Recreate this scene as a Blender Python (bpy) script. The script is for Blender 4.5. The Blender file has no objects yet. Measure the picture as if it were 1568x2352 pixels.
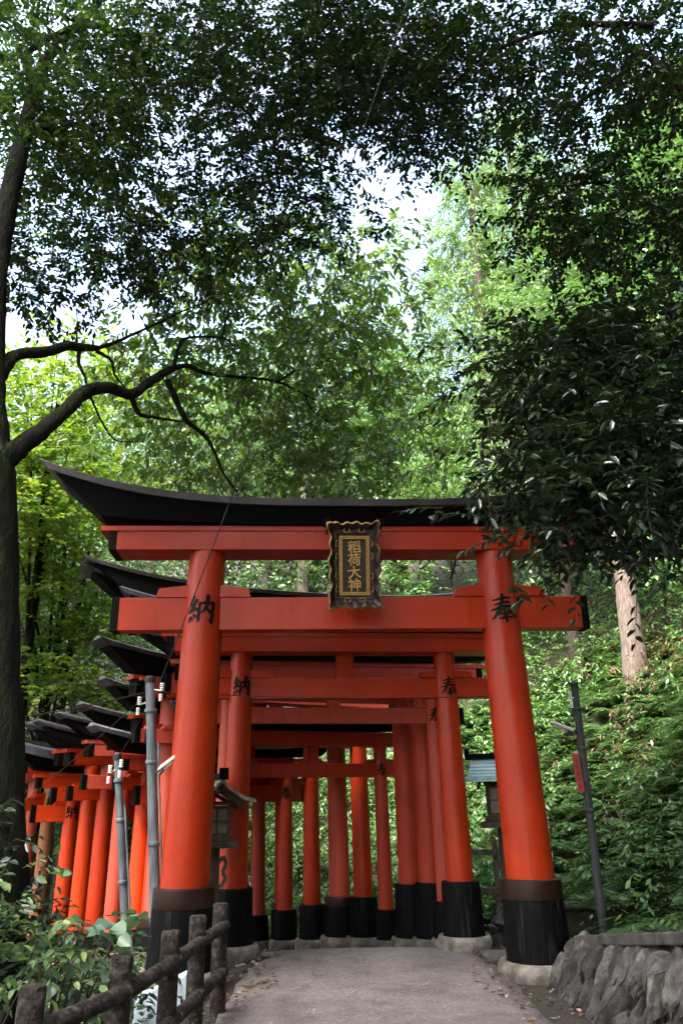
import bpy, math, random
import numpy as np
from mathutils import Vector, Matrix
R = math.radians
random.seed(7)
scene = bpy.context.scene
COL = scene.collection

# ------------------------------------------------------------------ camera maths (only used to work out where things stand)
TH, RHO, F, EYE = 20.6, 1.1, 1767.0, 1.5
S, C = math.sin(R(TH)), math.cos(R(TH))
SR, CR = math.sin(R(RHO)), math.cos(R(RHO))
def P(x, y, Y):
    U = (x - 784) / F; V = (1176 - y) / F
    u = U * CR + V * SR; v = -U * SR + V * CR
    fw = C - v * S; up = S + v * C
    return Vector((u * Y / fw, Y, EYE + Y * up / fw))
def Pn(x, y, Y):
    U = (x - 784) / F; V = (1176 - y) / F
    u = U * CR + V * SR; v = -U * SR + V * CR
    fw = C - v * S; up = S + v * C
    return np.stack([u * Y / fw, Y, EYE + Y * up / fw], 1)

# ------------------------------------------------------------------ terrain heights
OB = np.array([(2.75, -12), (2.75, 8.2), (2.6, 10), (2.2, 11.7), (1.4, 13.2), (.2, 14.3), (-1.5, 15.4), (-5, 17.8), (-12, 22.5), (-30, 34)], float)
PC = np.array([(.2, -8), (.2, 4), (.2, 8), (.15, 9.2), (-.02, 10.1), (-.4, 10.95), (-.95, 11.65), (-1.75, 12.3), (-2.9, 13.1), (-4.6, 14.35), (-7, 16.1), (-10, 18)], float)
def poly_dist(x, y, L):
    best = np.full(np.shape(x), 1e9); sgn = np.ones(np.shape(x))
    for (ax, ay), (bx, by) in zip(L[:-1], L[1:]):
        dx, dy = bx - ax, by - ay; l2 = dx * dx + dy * dy
        t = np.clip(((x - ax) * dx + (y - ay) * dy) / l2, 0, 1)
        px, py = x - (ax + t * dx), y - (ay + t * dy)
        d = np.hypot(px, py); s = np.where(dx * (y - ay) - dy * (x - ax) < 0, 1.0, -1.0)
        m = d < best - 1e-9
        best = np.where(m, d, best); sgn = np.where(m, s, sgn)
    return best, best * sgn
def sstep(a, b, x):
    t = np.clip((x - a) / (b - a), 0, 1); return t * t * (3 - 2 * t)
def wob(x, y):
    return np.sin(x * 1.7 + .6 * np.sin(y * 1.3)) * np.sin(y * 1.45 + .8 * np.sin(x * .9 + 2)) + .5 * np.sin(x * 4.1 + y * 2.7) * np.sin(y * 3.9 - x * 1.2)
def path_z(x, y):
    return .035 - .16 * np.maximum(0, np.minimum(y, 15) - 9.1) * sstep(8.6, 10, y)
def ground_z(x, y):
    x = np.asarray(x, float); y = np.asarray(y, float)
    dp, _ = poly_dist(x, y, PC); _, d = poly_dist(x, y, OB)
    z = path_z(x, y)
    near = 1 - sstep(.95, 1.35, dp)
    z = z - .05 * near
    z = z + (.03 * wob(x * 2, y * 2)) * sstep(1.1, 1.6, dp)
    # the ground falls away left of the log fence
    left = sstep(1.15, 2.0, dp) * (d < 0) * (x < .2)
    z = z - .34 * left * (1 - sstep(8.6, 9.8, y))
    # terrace behind the rough stone wall
    top = np.clip(.72 - .155 * (y - 4.9), .3, 1.1)
    z = np.where((x > 1.98) & (y < 7.42), np.maximum(z, top + .03 * wob(x * 3, y * 3)), z)
    dd = np.maximum(d, 0)
    hill = 1.15 * np.minimum(dd, 3) + .72 * np.maximum(dd - 3, 0)
    z = z + np.where(d > 0, hill * sstep(0, .5, dd) + .16 * wob(x, y) * sstep(.2, 1.5, dd), 0)
    return z
def gz(x, y): return float(ground_z(np.array([x]), np.array([y]))[0])

# ------------------------------------------------------------------ mesh helpers
def link(o, parent=None):
    COL.objects.link(o)
    if parent is not None: o.parent = parent
    return o
def tag(o, label=None, cat=None, group=None, kind=None):
    if label: o['label'] = label
    if cat: o['category'] = cat
    if group: o['group'] = group
    if kind: o['kind'] = kind
    return o
def empty(name, loc=(0, 0, 0), rz=0, label=None, cat=None, group=None):
    o = bpy.data.objects.new(name, None); o.location = loc; o.rotation_euler = (0, 0, rz); o.empty_display_size = .2
    link(o); return tag(o, label, cat, group)
class MB:
    def __init__(s): s.v = []; s.f = []
    def add(s, v, f):
        b = len(s.v); s.v += [tuple(p) for p in v]; s.f += [tuple(i + b for i in q) for q in f]; return s
    def box(s, c, d, rz=0, rx=0, ry=0, bev=0):
        M = Matrix.Translation(c) @ Matrix.Rotation(rz, 4, 'Z') @ Matrix.Rotation(ry, 4, 'Y') @ Matrix.Rotation(rx, 4, 'X')
        hx, hy, hz = d[0] / 2, d[1] / 2, d[2] / 2
        if bev <= 0:
            v = [M @ Vector((a * hx, b * hy, e * hz)) for a in (-1, 1) for b in (-1, 1) for e in (-1, 1)]
            s.add(v, [(0, 1, 3, 2), (4, 6, 7, 5), (0, 4, 5, 1), (2, 3, 7, 6), (0, 2, 6, 4), (1, 5, 7, 3)])
        else:
            # chamfer along the long vertical and horizontal edges: three stacked rings
            def ring(z, i): return [M @ Vector(p) for p in ((-hx + i, -hy, z), (hx - i, -hy, z), (hx, -hy + i, z), (hx, hy - i, z), (hx - i, hy, z), (-hx + i, hy, z), (-hx, hy - i, z), (-hx, -hy + i, z))]
            def ring2(z, i):
                k = i
                return [M @ Vector(p) for p in ((-hx + 2 * k, -hy + k, z), (hx - 2 * k, -hy + k, z), (hx - k, -hy + 2 * k, z), (hx - k, hy - 2 * k, z), (hx - 2 * k, hy - k, z), (-hx + 2 * k, hy - k, z), (-hx + k, hy - 2 * k, z), (-hx + k, -hy + 2 * k, z))]
            rs = [ring2(-hz, bev), ring(-hz + bev, bev), ring(hz - bev, bev), ring2(hz, bev)]
            v = sum(rs, []); f = []
            for k in range(3):
                for j in range(8): f.append((k * 8 + j, k * 8 + (j + 1) % 8, k * 8 + 8 + (j + 1) % 8, k * 8 + 8 + j))
            f.append(tuple(range(7, -1, -1))); f.append(tuple(range(24, 32)))
            s.add(v, f)
        return s
    def tube(s, pts, rad, n=10, cap=True, jit=0, seed=0):
        pts = [Vector(p) for p in pts]; m = len(pts)
        if not hasattr(rad, '__len__'): rad = [rad] * m
        rng = random.Random(seed)
        t0 = (pts[1] - pts[0]).normalized()
        a = t0.orthogonal().normalized()
        v = []
        for i in range(m):
            t = (pts[min(i + 1, m - 1)] - pts[max(i - 1, 0)])
            t = t.normalized() if t.length > 1e-9 else t0
            a = (a - t * a.dot(t)).normalized(); b = t.cross(a)
            for k in range(n):
                an = 2 * math.pi * k / n; r = rad[i] * (1 + jit * (rng.random() - .5))
                v.append(pts[i] + (a * math.cos(an) + b * math.sin(an)) * r)
        f = [(i * n + k, i * n + (k + 1) % n, (i + 1) * n + (k + 1) % n, (i + 1) * n + k) for i in range(m - 1) for k in range(n)]
        if cap: f.append(tuple(range(n - 1, -1, -1))); f.append(tuple((m - 1) * n + k for k in range(n)))
        return s.add(v, f)
    def lathe(s, prof, n=24, c=(0, 0, 0), fac=None):
        """prof = (radius, z) pairs about a vertical axis"""
        v = []
        for (r, z) in prof:
            for k in range(n):
                an = 2 * math.pi * k / n; q = r * (fac(an) if fac else 1)
                v.append((c[0] + q * math.cos(an), c[1] + q * math.sin(an), c[2] + z))
        m = len(prof)
        f = [(i * n + k, i * n + (k + 1) % n, (i + 1) * n + (k + 1) % n, (i + 1) * n + k) for i in range(m - 1) for k in range(n)]
        f.append(tuple(range(n - 1, -1, -1))); f.append(tuple((m - 1) * n + k for k in range(n)))
        return s.add(v, f)
    def build(s, name, mat, parent=None, smooth=None, angle=40, bevel=0):
        me = bpy.data.meshes.new(name); me.from_pydata(s.v, [], s.f); me.validate()
        if mat: me.materials.append(mat)
        o = bpy.data.objects.new(name, me); link(o, parent)
        if smooth:
            me.shade_smooth()
            try: me.set_sharp_from_angle(angle=R(angle))
            except Exception: pass
        if bevel:
            b = o.modifiers.new('Bevel', 'BEVEL'); b.width = bevel; b.segments = 2; b.limit_method = 'ANGLE'; b.angle_limit = R(50)
        return o
def np_mesh(name, V, Q, mat, parent=None, smooth=False):
    """V (n,3), Q (m,k) all faces with k corners"""
    V = np.ascontiguousarray(V, np.float32); Q = np.ascontiguousarray(Q, np.int32); m, k = Q.shape
    me = bpy.data.meshes.new(name)
    me.vertices.add(len(V)); me.vertices.foreach_set('co', V.ravel())
    me.loops.add(m * k); me.loops.foreach_set('vertex_index', Q.ravel())
    me.polygons.add(m); me.polygons.foreach_set('loop_start', np.arange(0, m * k, k, dtype=np.int32))
    try: me.polygons.foreach_set('loop_total', np.full(m, k, np.int32))
    except Exception: pass
    me.update(calc_edges=True); me.validate()
    if smooth: me.shade_smooth()
    if mat: me.materials.append(mat)
    return link(bpy.data.objects.new(name, me), parent)
def catmull(pts, n=6):
    p = [np.array(q, float) for q in pts]; p = [2 * p[0] - p[1]] + p + [2 * p[-1] - p[-2]]
    out = []
    for i in range(1, len(p) - 2):
        for k in range(n):
            t = k / n
            out.append(.5 * ((2 * p[i]) + (-p[i - 1] + p[i + 1]) * t + (2 * p[i - 1] - 5 * p[i] + 4 * p[i + 1] - p[i + 2]) * t ** 2 + (-p[i - 1] + 3 * p[i] - 3 * p[i + 1] + p[i + 2]) * t ** 3))
    out.append(p[-2]); return out

# ------------------------------------------------------------------ materials
def new_mat(name):
    m = bpy.data.materials.new(name); m.use_nodes = True; nt = m.node_tree
    return m, nt, nt.nodes['Principled BSDF']
def N(nt, t, **kw):
    n = nt.nodes.new(t)
    for k, v in kw.items():
        if k in n.inputs: n.inputs[k].default_value = v
        else: setattr(n, k, v)
    return n
def ramp(nt, fac, stops):
    r = nt.nodes.new('ShaderNodeValToRGB'); e = r.color_ramp.elements
    e[0].position, e[0].color = stops[0][0], (*stops[0][1], 1)
    e[1].position, e[1].color = stops[-1][0], (*stops[-1][1], 1)
    for p, c in stops[1:-1]:
        q = e.new(p); q.color = (*c, 1)
    nt.links.new(fac, r.inputs[0]); return r.outputs[0]
def coords(nt, scale=(1, 1, 1), kind='Object'):
    tc = nt.nodes.new('ShaderNodeTexCoord'); mp = nt.nodes.new('ShaderNodeMapping'); mp.inputs['Scale'].default_value = scale
    nt.links.new(tc.outputs[kind], mp.inputs[0]); return mp.outputs[0]
def mix(nt, fac, a, b, mode='MIX'):
    m = nt.nodes.new('ShaderNodeMix'); m.data_type = 'RGBA'; m.blend_type = mode
    for s, v in ((m.inputs[0], fac), (m.inputs[6], a), (m.inputs[7], b)):
        if hasattr(v, 'links'): nt.links.new(v, s)
        elif isinstance(v, (int, float)): s.default_value = v
        else: s.default_value = (*v, 1)
    return m.outputs[2]
def bump(nt, b, h, strength=.3, dist=.01):
    n = nt.nodes.new('ShaderNodeBump'); n.inputs['Strength'].default_value = strength; n.inputs['Distance'].default_value = dist
    nt.links.new(h, n.inputs['Height']); nt.links.new(n.outputs[0], b.inputs['Normal'])
def noise(nt, vec, scale, detail=4, rough=.6):
    n = nt.nodes.new('ShaderNodeTexNoise'); n.inputs['Scale'].default_value = scale; n.inputs['Detail'].default_value = detail; n.inputs['Roughness'].default_value = rough
    nt.links.new(vec, n.inputs['Vector']); return n.outputs['Fac']

def m_paint(name, base, dark, rough=(.28, .5), chips=0.0, streak=.5):
    m, nt, b = new_mat(name)
    v = coords(nt, (1, 1, 1)); vs = coords(nt, (9, 9, .7))
    n1 = noise(nt, v, 1.6, 5); n2 = noise(nt, vs, 2.2, 4)
    col = mix(nt, ramp(nt, n1, [(.3, (0, 0, 0)), (.75, (1, 1, 1))]), base, dark)
    col = mix(nt, ramp(nt, n2, [(.55, (0, 0, 0)), (.8, (streak, streak, streak))]), col, tuple(.55 * c for c in dark))
    if chips:
        n3 = noise(nt, coords(nt, (1, 1, 1)), 38, 3, .7)
        n4 = noise(nt, v, 2.6, 2)
        mm = nt.nodes.new('ShaderNodeMath'); mm.operation = 'MULTIPLY'
        nt.links.new(ramp(nt, n3, [(.57, (0, 0, 0)), (.61, (1, 1, 1))]), mm.inputs[0]); nt.links.new(ramp(nt, n4, [(.5, (0, 0, 0)), (.62, (chips,) * 3)]), mm.inputs[1])
        col = mix(nt, mm.outputs[0], col, (.16, .05, .025))
    gr = noise(nt, coords(nt, (60, 60, 4)), 4, 5, .7)
    col = mix(nt, 1.0, col, ramp(nt, gr, [(.3, (.72, .68, .66)), (.5, (1, 1, 1)), (.7, (1.1, 1.12, 1.2))]), 'MULTIPLY')
    nt.links.new(col, b.inputs['Base Color']); b.inputs['Specular IOR Level'].default_value = .3
    nt.links.new(ramp(nt, noise(nt, v, 5, 4), [(.3, (rough[0],) * 3), (.7, (rough[1],) * 3)]), b.inputs['Roughness'])
    bump(nt, b, noise(nt, coords(nt, (30, 30, 3)), 3, 3), .06, .004)
    return m
def m_leaf(name, c1, c2, c3=None, trans=.35, rough=.35, spec=.5, tcol=None):
    m, nt, b = new_mat(name)
    g = nt.nodes.new('ShaderNodeNewGeometry')
    stops = [(0, c1), (.6, c2), (1, c3 or c2)]
    col = ramp(nt, g.outputs['Random Per Island'], stops)
    nt.links.new(col, b.inputs['Base Color']); b.inputs['Roughness'].default_value = rough; b.inputs['Specular IOR Level'].default_value = spec
    t = nt.nodes.new('ShaderNodeBsdfTranslucent')
    tc = mix(nt, 1.0, col, tcol or (1.0, 1.0, .55), 'MULTIPLY')
    br = nt.nodes.new('ShaderNodeBrightContrast'); 
    nt.links.new(tc, t.inputs[0])
    nt.nodes.remove(br)
    ms = nt.nodes.new('ShaderNodeMixShader'); ms.inputs[0].default_value = trans
    out = nt.nodes['Material Output']
    nt.links.new(b.outputs[0], ms.inputs[1]); nt.links.new(t.outputs[0], ms.inputs[2]); nt.links.new(ms.outputs[0], out.inputs[0])
    return m
def m_noise(name, stops, scale=4, rough=.8, bs=.3, bd=.01, vscale=(1, 1, 1), detail=6, spec=.4, bscale=None, metal=0):
    m, nt, b = new_mat(name); v = coords(nt, vscale)
    n = noise(nt, v, scale, detail); nt.links.new(ramp(nt, n, stops), b.inputs['Base Color'])
    b.inputs['Roughness'].default_value = rough; b.inputs['Specular IOR Level'].default_value = spec; b.inputs['Metallic'].default_value = metal
    if bs: bump(nt, b, noise(nt, v, bscale or scale * 3, 5), bs, bd)
    return m

VERM = m_paint('vermilion_paint', (.37, .030, .003), (.28, .018, .002), chips=.4)
VERM_WORN = m_paint('worn_vermilion_paint', (.35, .026, .003), (.25, .016, .003), chips=.9)
VERM_INNER = m_paint('lifted_inner_vermilion_paint', (.37, .038, .012), (.29, .025, .009), rough=(.4, .6), streak=.7)  # vermilion raised in colour to make up for dim light among inner gates
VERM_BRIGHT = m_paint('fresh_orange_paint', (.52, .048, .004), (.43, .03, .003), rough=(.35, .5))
VERM_SHEEN = m_paint('pink_sheen_vermilion_paint', (.42, .07, .04), (.35, .045, .024), rough=(.4, .6), streak=.7)  # pink sky sheen of columns and beams put into the base colour
WOOD_BARE = m_paint('bare_weathered_wood', (.26, .11, .045), (.16, .07, .03), rough=(.5, .7), streak=.8)
BLACK = m_noise('black_lacquer', [(.3, (.0012, .0012, .0012)), (.7, (.0028, .0027, .0027))], 6, .6, .15, .005, (4, 4, 1), spec=.06)
SLEEVE = m_noise('black_column_foot_coating', [(.3, (.0012, .0012, .0014)), (.56, (.003, .0033, .0036)), (.8, (.026, .029, .030))], 5, .6, .35, .006, (6, 6, .6), spec=.08)
COLLAR = m_noise('brown_metal_collar', [(.3, (.010, .004, .0025)), (.7, (.022, .008, .0045))], 3, .4, .1, .004, spec=.4)
INK = m_noise('black_painted_ink', [(.3, (.002, .002, .002)), (.7, (.004, .004, .004))], 6, .5, 0, spec=.12)
def m_lip():
    m, nt, b = new_mat('dark_roof_board')
    v = coords(nt)
    w = nt.nodes.new('ShaderNodeTexWave'); w.wave_type = 'BANDS'; w.bands_direction = 'X'; w.wave_profile = 'SAW'; w.inputs['Scale'].default_value = .42; w.inputs['Distortion'].default_value = .3
    nt.links.new(v, w.inputs[0])
    seam = ramp(nt, w.outputs['Fac'], [(0, (.3, .3, .3)), (.03, (1, 1, 1)), (1, (.8, .8, .8))])
    c = mix(nt, 1.0, ramp(nt, noise(nt, v, 3, 6), [(.3, (.018, .016, .019)), (.55, (.035, .032, .037)), (.75, (.085, .075, .076))]), seam, 'MULTIPLY')
    nt.links.new(c, b.inputs['Base Color']); b.inputs['Roughness'].default_value = .38
    bump(nt, b, noise(nt, v, 20, 4), .15, .004); return m
LIP = m_lip()
LIP_PALE = m_noise('grey_roof_board', [(.3, (.06, .066, .08)), (.7, (.13, .14, .165))], 4, .42, .1, .004)
GOLD = m_noise('gold_leaf', [(.3, (.30, .17, .035)), (.7, (.62, .40, .12))], 30, .42, .2, .003, metal=.55)
GOLD_OLD = m_noise('tarnished_gold', [(.3, (.13, .085, .02)), (.6, (.30, .19, .05)), (.75, (.05, .03, .01))], 25, .4, .3, .004, metal=.5)
PLAQUE = m_noise('dark_brown_lacquer', [(.3, (.010, .004, .003)), (.7, (.022, .008, .005))], 8, .45, .1, .003)
STONE = m_noise('footing_stone', [(.25, (.04, .036, .03)), (.45, (.11, .10, .085)), (.6, (.22, .205, .175)), (.7, (.08, .09, .028)), (.85, (.05, .06, .02))], 6, .9, .7, .02)
BARK = m_noise('dark_mossy_bark', [(.3, (.005, .005, .004)), (.55, (.014, .014, .010)), (.66, (.014, .026, .005)), (.76, (.08, .085, .07))], 9, .95, 1.0, .04, (1, 1, .35), spec=.12)
BARK_TWIG = m_noise('grey_twig_bark', [(.3, (.018, .015, .012)), (.7, (.05, .043, .036))], 9, .85, .3, .01)
BARK_PALE = m_noise('pale_fibrous_bark', [(.3, (.035, .026, .021)), (.5, (.11, .085, .068)), (.75, (.21, .17, .145))], 6, .9, .9, .03, (7, 7, .5))
BARK_MID = m_noise('brown_bark', [(.3, (.035, .027, .021)), (.7, (.10, .078, .06))], 5, .9, .8, .02, (6, 6, .6))
LOGC = m_noise('bark_textured_concrete', [(.3, (.012, .010, .008)), (.52, (.035, .029, .025)), (.66, (.085, .07, .06)), (.8, (.30, .29, .26))], 20, .92, 1.0, .03, bscale=24, spec=.15)
STEEL = m_noise('galvanised_steel', [(.3, (.06, .075, .085)), (.5, (.11, .13, .145)), (.7, (.19, .215, .23))], 6, .55, .15, .003, (3, 3, .6), metal=.2)
DARKPOLE = m_noise('dark_painted_steel', [(.3, (.020, .022, .024)), (.7, (.055, .058, .06))], 5, .55, .2, .004)
RUBBER = m_noise('black_cable', [(.3, (.008, .008, .008)), (.7, (.015, .015, .015))], 5, .6, 0)
PORC = m_noise('white_porcelain', [(.3, (.6, .6, .57)), (.7, (.75, .75, .72))], 6, .3, 0)
LAMPT = m_noise('old_white_lamp_cover', [(.3, (.52, .50, .42)), (.7, (.72, .70, .60))], 8, .4, 0)
REDSIGN = m_noise('red_enamel', [(.3, (.30, .022, .014)), (.7, (.22, .02, .014))], 6, .5, .1, .003)
LWOOD = m_noise('dark_lantern_wood', [(.3, (.018, .012, .008)), (.55, (.05, .034, .022)), (.75, (.11, .08, .055))], 4, .8, .4, .008, (5, 5, .6))
COPPER = m_noise('green_copper_roof', [(.3, (.15, .26, .27)), (.7, (.30, .45, .46))], 5, .45, .1, .004, (1, 1, 4))
MOSSROOF = m_noise('lichened_roof', [(.3, (.07, .075, .05)), (.5, (.16, .155, .11)), (.75, (.27, .265, .21))], 9, .9, .5, .01)
PALEBLUE = m_noise('pale_blue_painted_concrete', [(.3, (.42, .55, .66)), (.65, (.58, .68, .76)), (.85, (.20, .20, .17))], 5, .6, .2, .006, (3, 3, .8))
def m_path():
    m, nt, b = new_mat('speckled_asphalt'); v = coords(nt)
    big = ramp(nt, noise(nt, v, .9, 6), [(.3, (.125, .110, .103)), (.7, (.19, .170, .160))])
    vo = nt.nodes.new('ShaderNodeTexVoronoi'); vo.inputs['Scale'].default_value = 62; nt.links.new(v, vo.inputs['Vector'])
    sp = ramp(nt, vo.outputs['Color'], [(0, (.6, .6, .6)), (.72, (1.0, 1.0, 1.0)), (.92, (1.3, 1.3, 1.3)), (.97, (2.3, 2.3, 2.3))])
    c = mix(nt, 1.0, big, sp, 'MULTIPLY')
    fine = ramp(nt, noise(nt, v, 140, 2), [(.3, (.7, .7, .7)), (.7, (1.25, 1.25, 1.25))])
    c = mix(nt, 1.0, c, fine, 'MULTIPLY')
    dirt = ramp(nt, noise(nt, v, 2.3, 5), [(.56, (0, 0, 0)), (.75, (.55, .55, .55))])
    c = mix(nt, dirt, c, (.11, .085, .07))
    wv = nt.nodes.new('ShaderNodeVectorMath'); wv.operation = 'ADD'
    wn = nt.nodes.new('ShaderNodeTexNoise'); wn.inputs['Scale'].default_value = 3; nt.links.new(v, wn.inputs['Vector'])
    ws = nt.nodes.new('ShaderNodeVectorMath'); ws.operation = 'SCALE'; ws.inputs['Scale'].default_value = .35; nt.links.new(wn.outputs['Color'], ws.inputs[0])
    nt.links.new(v, wv.inputs[0]); nt.links.new(ws.outputs[0], wv.inputs[1])
    ve = nt.nodes.new('ShaderNodeTexVoronoi'); ve.feature = 'DISTANCE_TO_EDGE'; ve.inputs['Scale'].default_value = .23; nt.links.new(wv.outputs[0], ve.inputs['Vector'])
    c = mix(nt, ramp(nt, ve.outputs['Distance'], [(0, (.45, .45, .45)), (.0015, (.35, .35, .35)), (.003, (0, 0, 0))]), c, (.03, .025, .02))
    c = mix(nt, 1.0, c, ramp(nt, noise(nt, v, 1.7, 6, .7), [(.35, (.62, .6, .58)), (.55, (1, 1, 1)), (.7, (1.15, 1.13, 1.1))]), 'MULTIPLY')
    nt.links.new(c, b.inputs['Base Color']); b.inputs['Roughness'].default_value = .85
    bump(nt, b, noise(nt, v, 90, 4), .8, .008); return m
PATH = m_path()
def m_soil():
    m, nt, b = new_mat('forest_soil'); v = coords(nt)
    c = ramp(nt, noise(nt, v, 3, 8), [(.25, (.010, .008, .005)), (.5, (.028, .021, .014)), (.62, (.016, .020, .007)), (.8, (.055, .042, .03))])
    c2 = ramp(nt, noise(nt, v, 45, 3), [(.3, (.55, .55, .55)), (.7, (1.5, 1.5, 1.5))])
    nt.links.new(mix(nt, 1.0, c, c2, 'MULTIPLY'), b.inputs['Base Color']); b.inputs['Roughness'].default_value = .95
    bump(nt, b, noise(nt, v, 25, 6), .8, .03); return m
SOIL = m_soil()
def m_rock():
    m, nt, b = new_mat('rough_wall_stone'); v = coords(nt)
    g = nt.nodes.new('ShaderNodeNewGeometry')
    base = ramp(nt, g.outputs['Random Per Island'], [(0, (.02, .019, .019)), (.5, (.048, .046, .044)), (1, (.09, .086, .082))])
    c = mix(nt, 1.0, base, ramp(nt, noise(nt, v, 7, 8, .7), [(.3, (.12, .12, .12)), (.47, (.6, .58, .56)), (.6, (1.5, 1.48, 1.45)), (.72, (2.4, 2.4, 2.35))]), 'MULTIPLY')
    c = mix(nt, ramp(nt, noise(nt, v, 3.5, 4), [(.58, (0, 0, 0)), (.72, (.6, .6, .6))]), c, (.06, .055, .03))
    nt.links.new(c, b.inputs['Base Color']); b.inputs['Roughness'].default_value = .85
    bump(nt, b, noise(nt, v, 22, 8, .7), .9, .03); return m
ROCK = m_rock()
MOSSWALL = m_noise('mossy_concrete', [(.3, (.008, .008, .006)), (.5, (.022, .023, .012)), (.62, (.02, .034, .008)), (.8, (.05, .05, .04))], 9, .95, .7, .02)
SLAB = m_noise('slab_concrete', [(.3, (.022, .02, .018)), (.6, (.07, .062, .055)), (.8, (.15, .14, .125))], 6, .9, .7, .015)

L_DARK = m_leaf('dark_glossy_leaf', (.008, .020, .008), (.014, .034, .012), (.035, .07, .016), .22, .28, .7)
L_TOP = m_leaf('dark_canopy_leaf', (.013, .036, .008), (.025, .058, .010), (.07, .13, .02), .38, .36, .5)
L_SHADE = m_leaf('shade_darkened_canopy_leaf', (.005, .015, .004), (.010, .027, .006), (.03, .068, .012), .24, .42, .35)  # darker copy of the canopy leaf, its shade put into the colour
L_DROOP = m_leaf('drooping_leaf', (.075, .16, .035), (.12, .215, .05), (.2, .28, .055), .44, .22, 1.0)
L_MAPLE = m_leaf('yellow_green_maple_leaf', (.10, .20, .026), (.15, .25, .03), (.23, .29, .04), .5, .5)
L_FOREST = m_leaf('forest_leaf', (.055, .135, .042), (.09, .185, .055), (.15, .245, .075), .36, .34)
L_FOREST2 = m_leaf('grey_green_forest_leaf', (.06, .12, .062), (.10, .17, .09), (.18, .245, .13), .34, .3)
L_CEDAR = m_leaf('cedar_spray', (.075, .165, .045), (.12, .22, .055), (.17, .27, .08), .4, .6)
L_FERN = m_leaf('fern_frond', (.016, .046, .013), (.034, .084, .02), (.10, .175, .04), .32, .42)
L_BUSH = m_leaf('sky_tinted_bush_leaf', (.10, .19, .085), (.15, .25, .11), (.24, .34, .09), .35, .35)  # lighter bluish green carries the sky reflected off the leaf tops
L_BLUE = m_leaf('sky_tinted_broad_leaf', (.075, .15, .10), (.11, .20, .125), (.15, .25, .14), .3, .35)  # the blue in this green stands for sky reflected on the leaves
L_LITTER = m_leaf('dry_fallen_leaf', (.05, .03, .018), (.14, .09, .055), (.30, .22, .16), .1, .7)
L_DEAD = m_leaf('dead_brown_needles', (.07, .035, .02), (.13, .06, .035), (.22, .12, .07), .25, .7)

# ------------------------------------------------------------------ leaves
def unit(a): return a / np.maximum(np.linalg.norm(a, axis=1, keepdims=True), 1e-9)
def leaf_geo(pos, d, nrm, ln, w, fold=.18, hexa=True, curl=.0):
    d = unit(d); s = unit(np.cross(d, nrm)); n = np.cross(s, d)
    ln = ln[:, None]; w = w[:, None]; k = len(pos)
    if hexa:
        up = n * w * fold
        b = pos; t = pos + d * ln - n * ln * curl
        r1 = pos + d * ln * .30 + s * w * .5 + up; r2 = pos + d * ln * .68 + s * w * .42 + up - n * ln * curl * .4
        l1 = pos + d * ln * .30 - s * w * .5 + up; l2 = pos + d * ln * .68 - s * w * .42 + up - n * ln * curl * .4
        V = np.stack([b, r1, r2, t, l2, l1], 1).reshape(-1, 3)
        o = (np.arange(k) * 6)[:, None]
        Q = np.concatenate([o + np.array([[0, 1, 2, 3]]), o + np.array([[0, 3, 4, 5]])], 0)
    else:
        V = np.stack([pos, pos + d * ln * .45 + s * w * .5, pos + d * ln, pos + d * ln * .45 - s * w * .5], 1).reshape(-1, 3)
        Q = (np.arange(k) * 4)[:, None] + np.array([[0, 1, 2, 3]])
    return V, Q
def sprays(rng, st, dr, L, n, llen, lw, droop=.25, hang=.35, spread=.8):
    """leafy twigs: start points, directions, lengths -> leaf arrays and twig polylines"""
    m = len(st); dr = unit(dr)
    t = (np.arange(n) + .6) / n
    p = st[:, None, :] + dr[:, None, :] * (L[:, None, None] * t[None, :, None]) - np.array([0, 0, 1.0]) * (droop * L[:, None, None] * (t ** 2)[None, :, None])
    tan = dr[:, None, :] - np.array([0, 0, 1.0]) * (2 * droop * t)[None, :, None]
    side = unit(np.cross(dr, np.array([0, 0, 1.0])) + 1e-4)
    sg = np.where(np.arange(n) % 2 == 0, 1.0, -1.0)
    d = tan * .55 + side[:, None, :] * (sg * spread)[None, :, None] - np.array([0, 0, 1.0]) * hang + rng.normal(0, .28, (m, n, 3))
    nr = np.array([0, 0, 1.0]) + rng.normal(0, .38, (m, n, 3)) + tan * .15
    k = m * n
    ln = llen * rng.uniform(.65, 1.2, k); w = lw * rng.uniform(.75, 1.15, k)
    end = st + dr * L[:, None] - np.array([0, 0, 1.0]) * (droop * L)[:, None]
    mid = st + dr * (L * .5)[:, None] - np.array([0, 0, 1.0]) * (droop * L * .25)[:, None]
    return p.reshape(-1, 3), d.reshape(-1, 3), nr.reshape(-1, 3), ln, w, (st, mid, end)
def twig_geo(st, mid, end, r0):
    """three-sided tapering twigs"""
    m = len(st); V = []; 
    d = unit(end - st); a = unit(np.cross(d, np.array([.3, .2, 1.0]))); b = np.cross(d, a)
    for p, r in ((st, r0), (mid, r0 * .7), (end, r0 * .3)):
        for k in range(3):
            an = 2 * math.pi * k / 3; V.append(p + (a * math.cos(an) + b * math.sin(an)) * r)
    V = np.stack(V, 1).reshape(-1, 3); o = (np.arange(m) * 9)[:, None]
    q = [[i * 3 + k, i * 3 + (k + 1) % 3, i * 3 + 3 + (k + 1) % 3, i * 3 + 3 + k] for i in range(2) for k in range(3)]
    return V, np.concatenate([o + np.array([x]) for x in q], 0)
def merge(lst):
    V = []; Q = []; b = 0
    for v, q in lst: V.append(v); Q.append(q + b); b += len(v)
    return np.concatenate(V), np.concatenate(Q)
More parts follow.
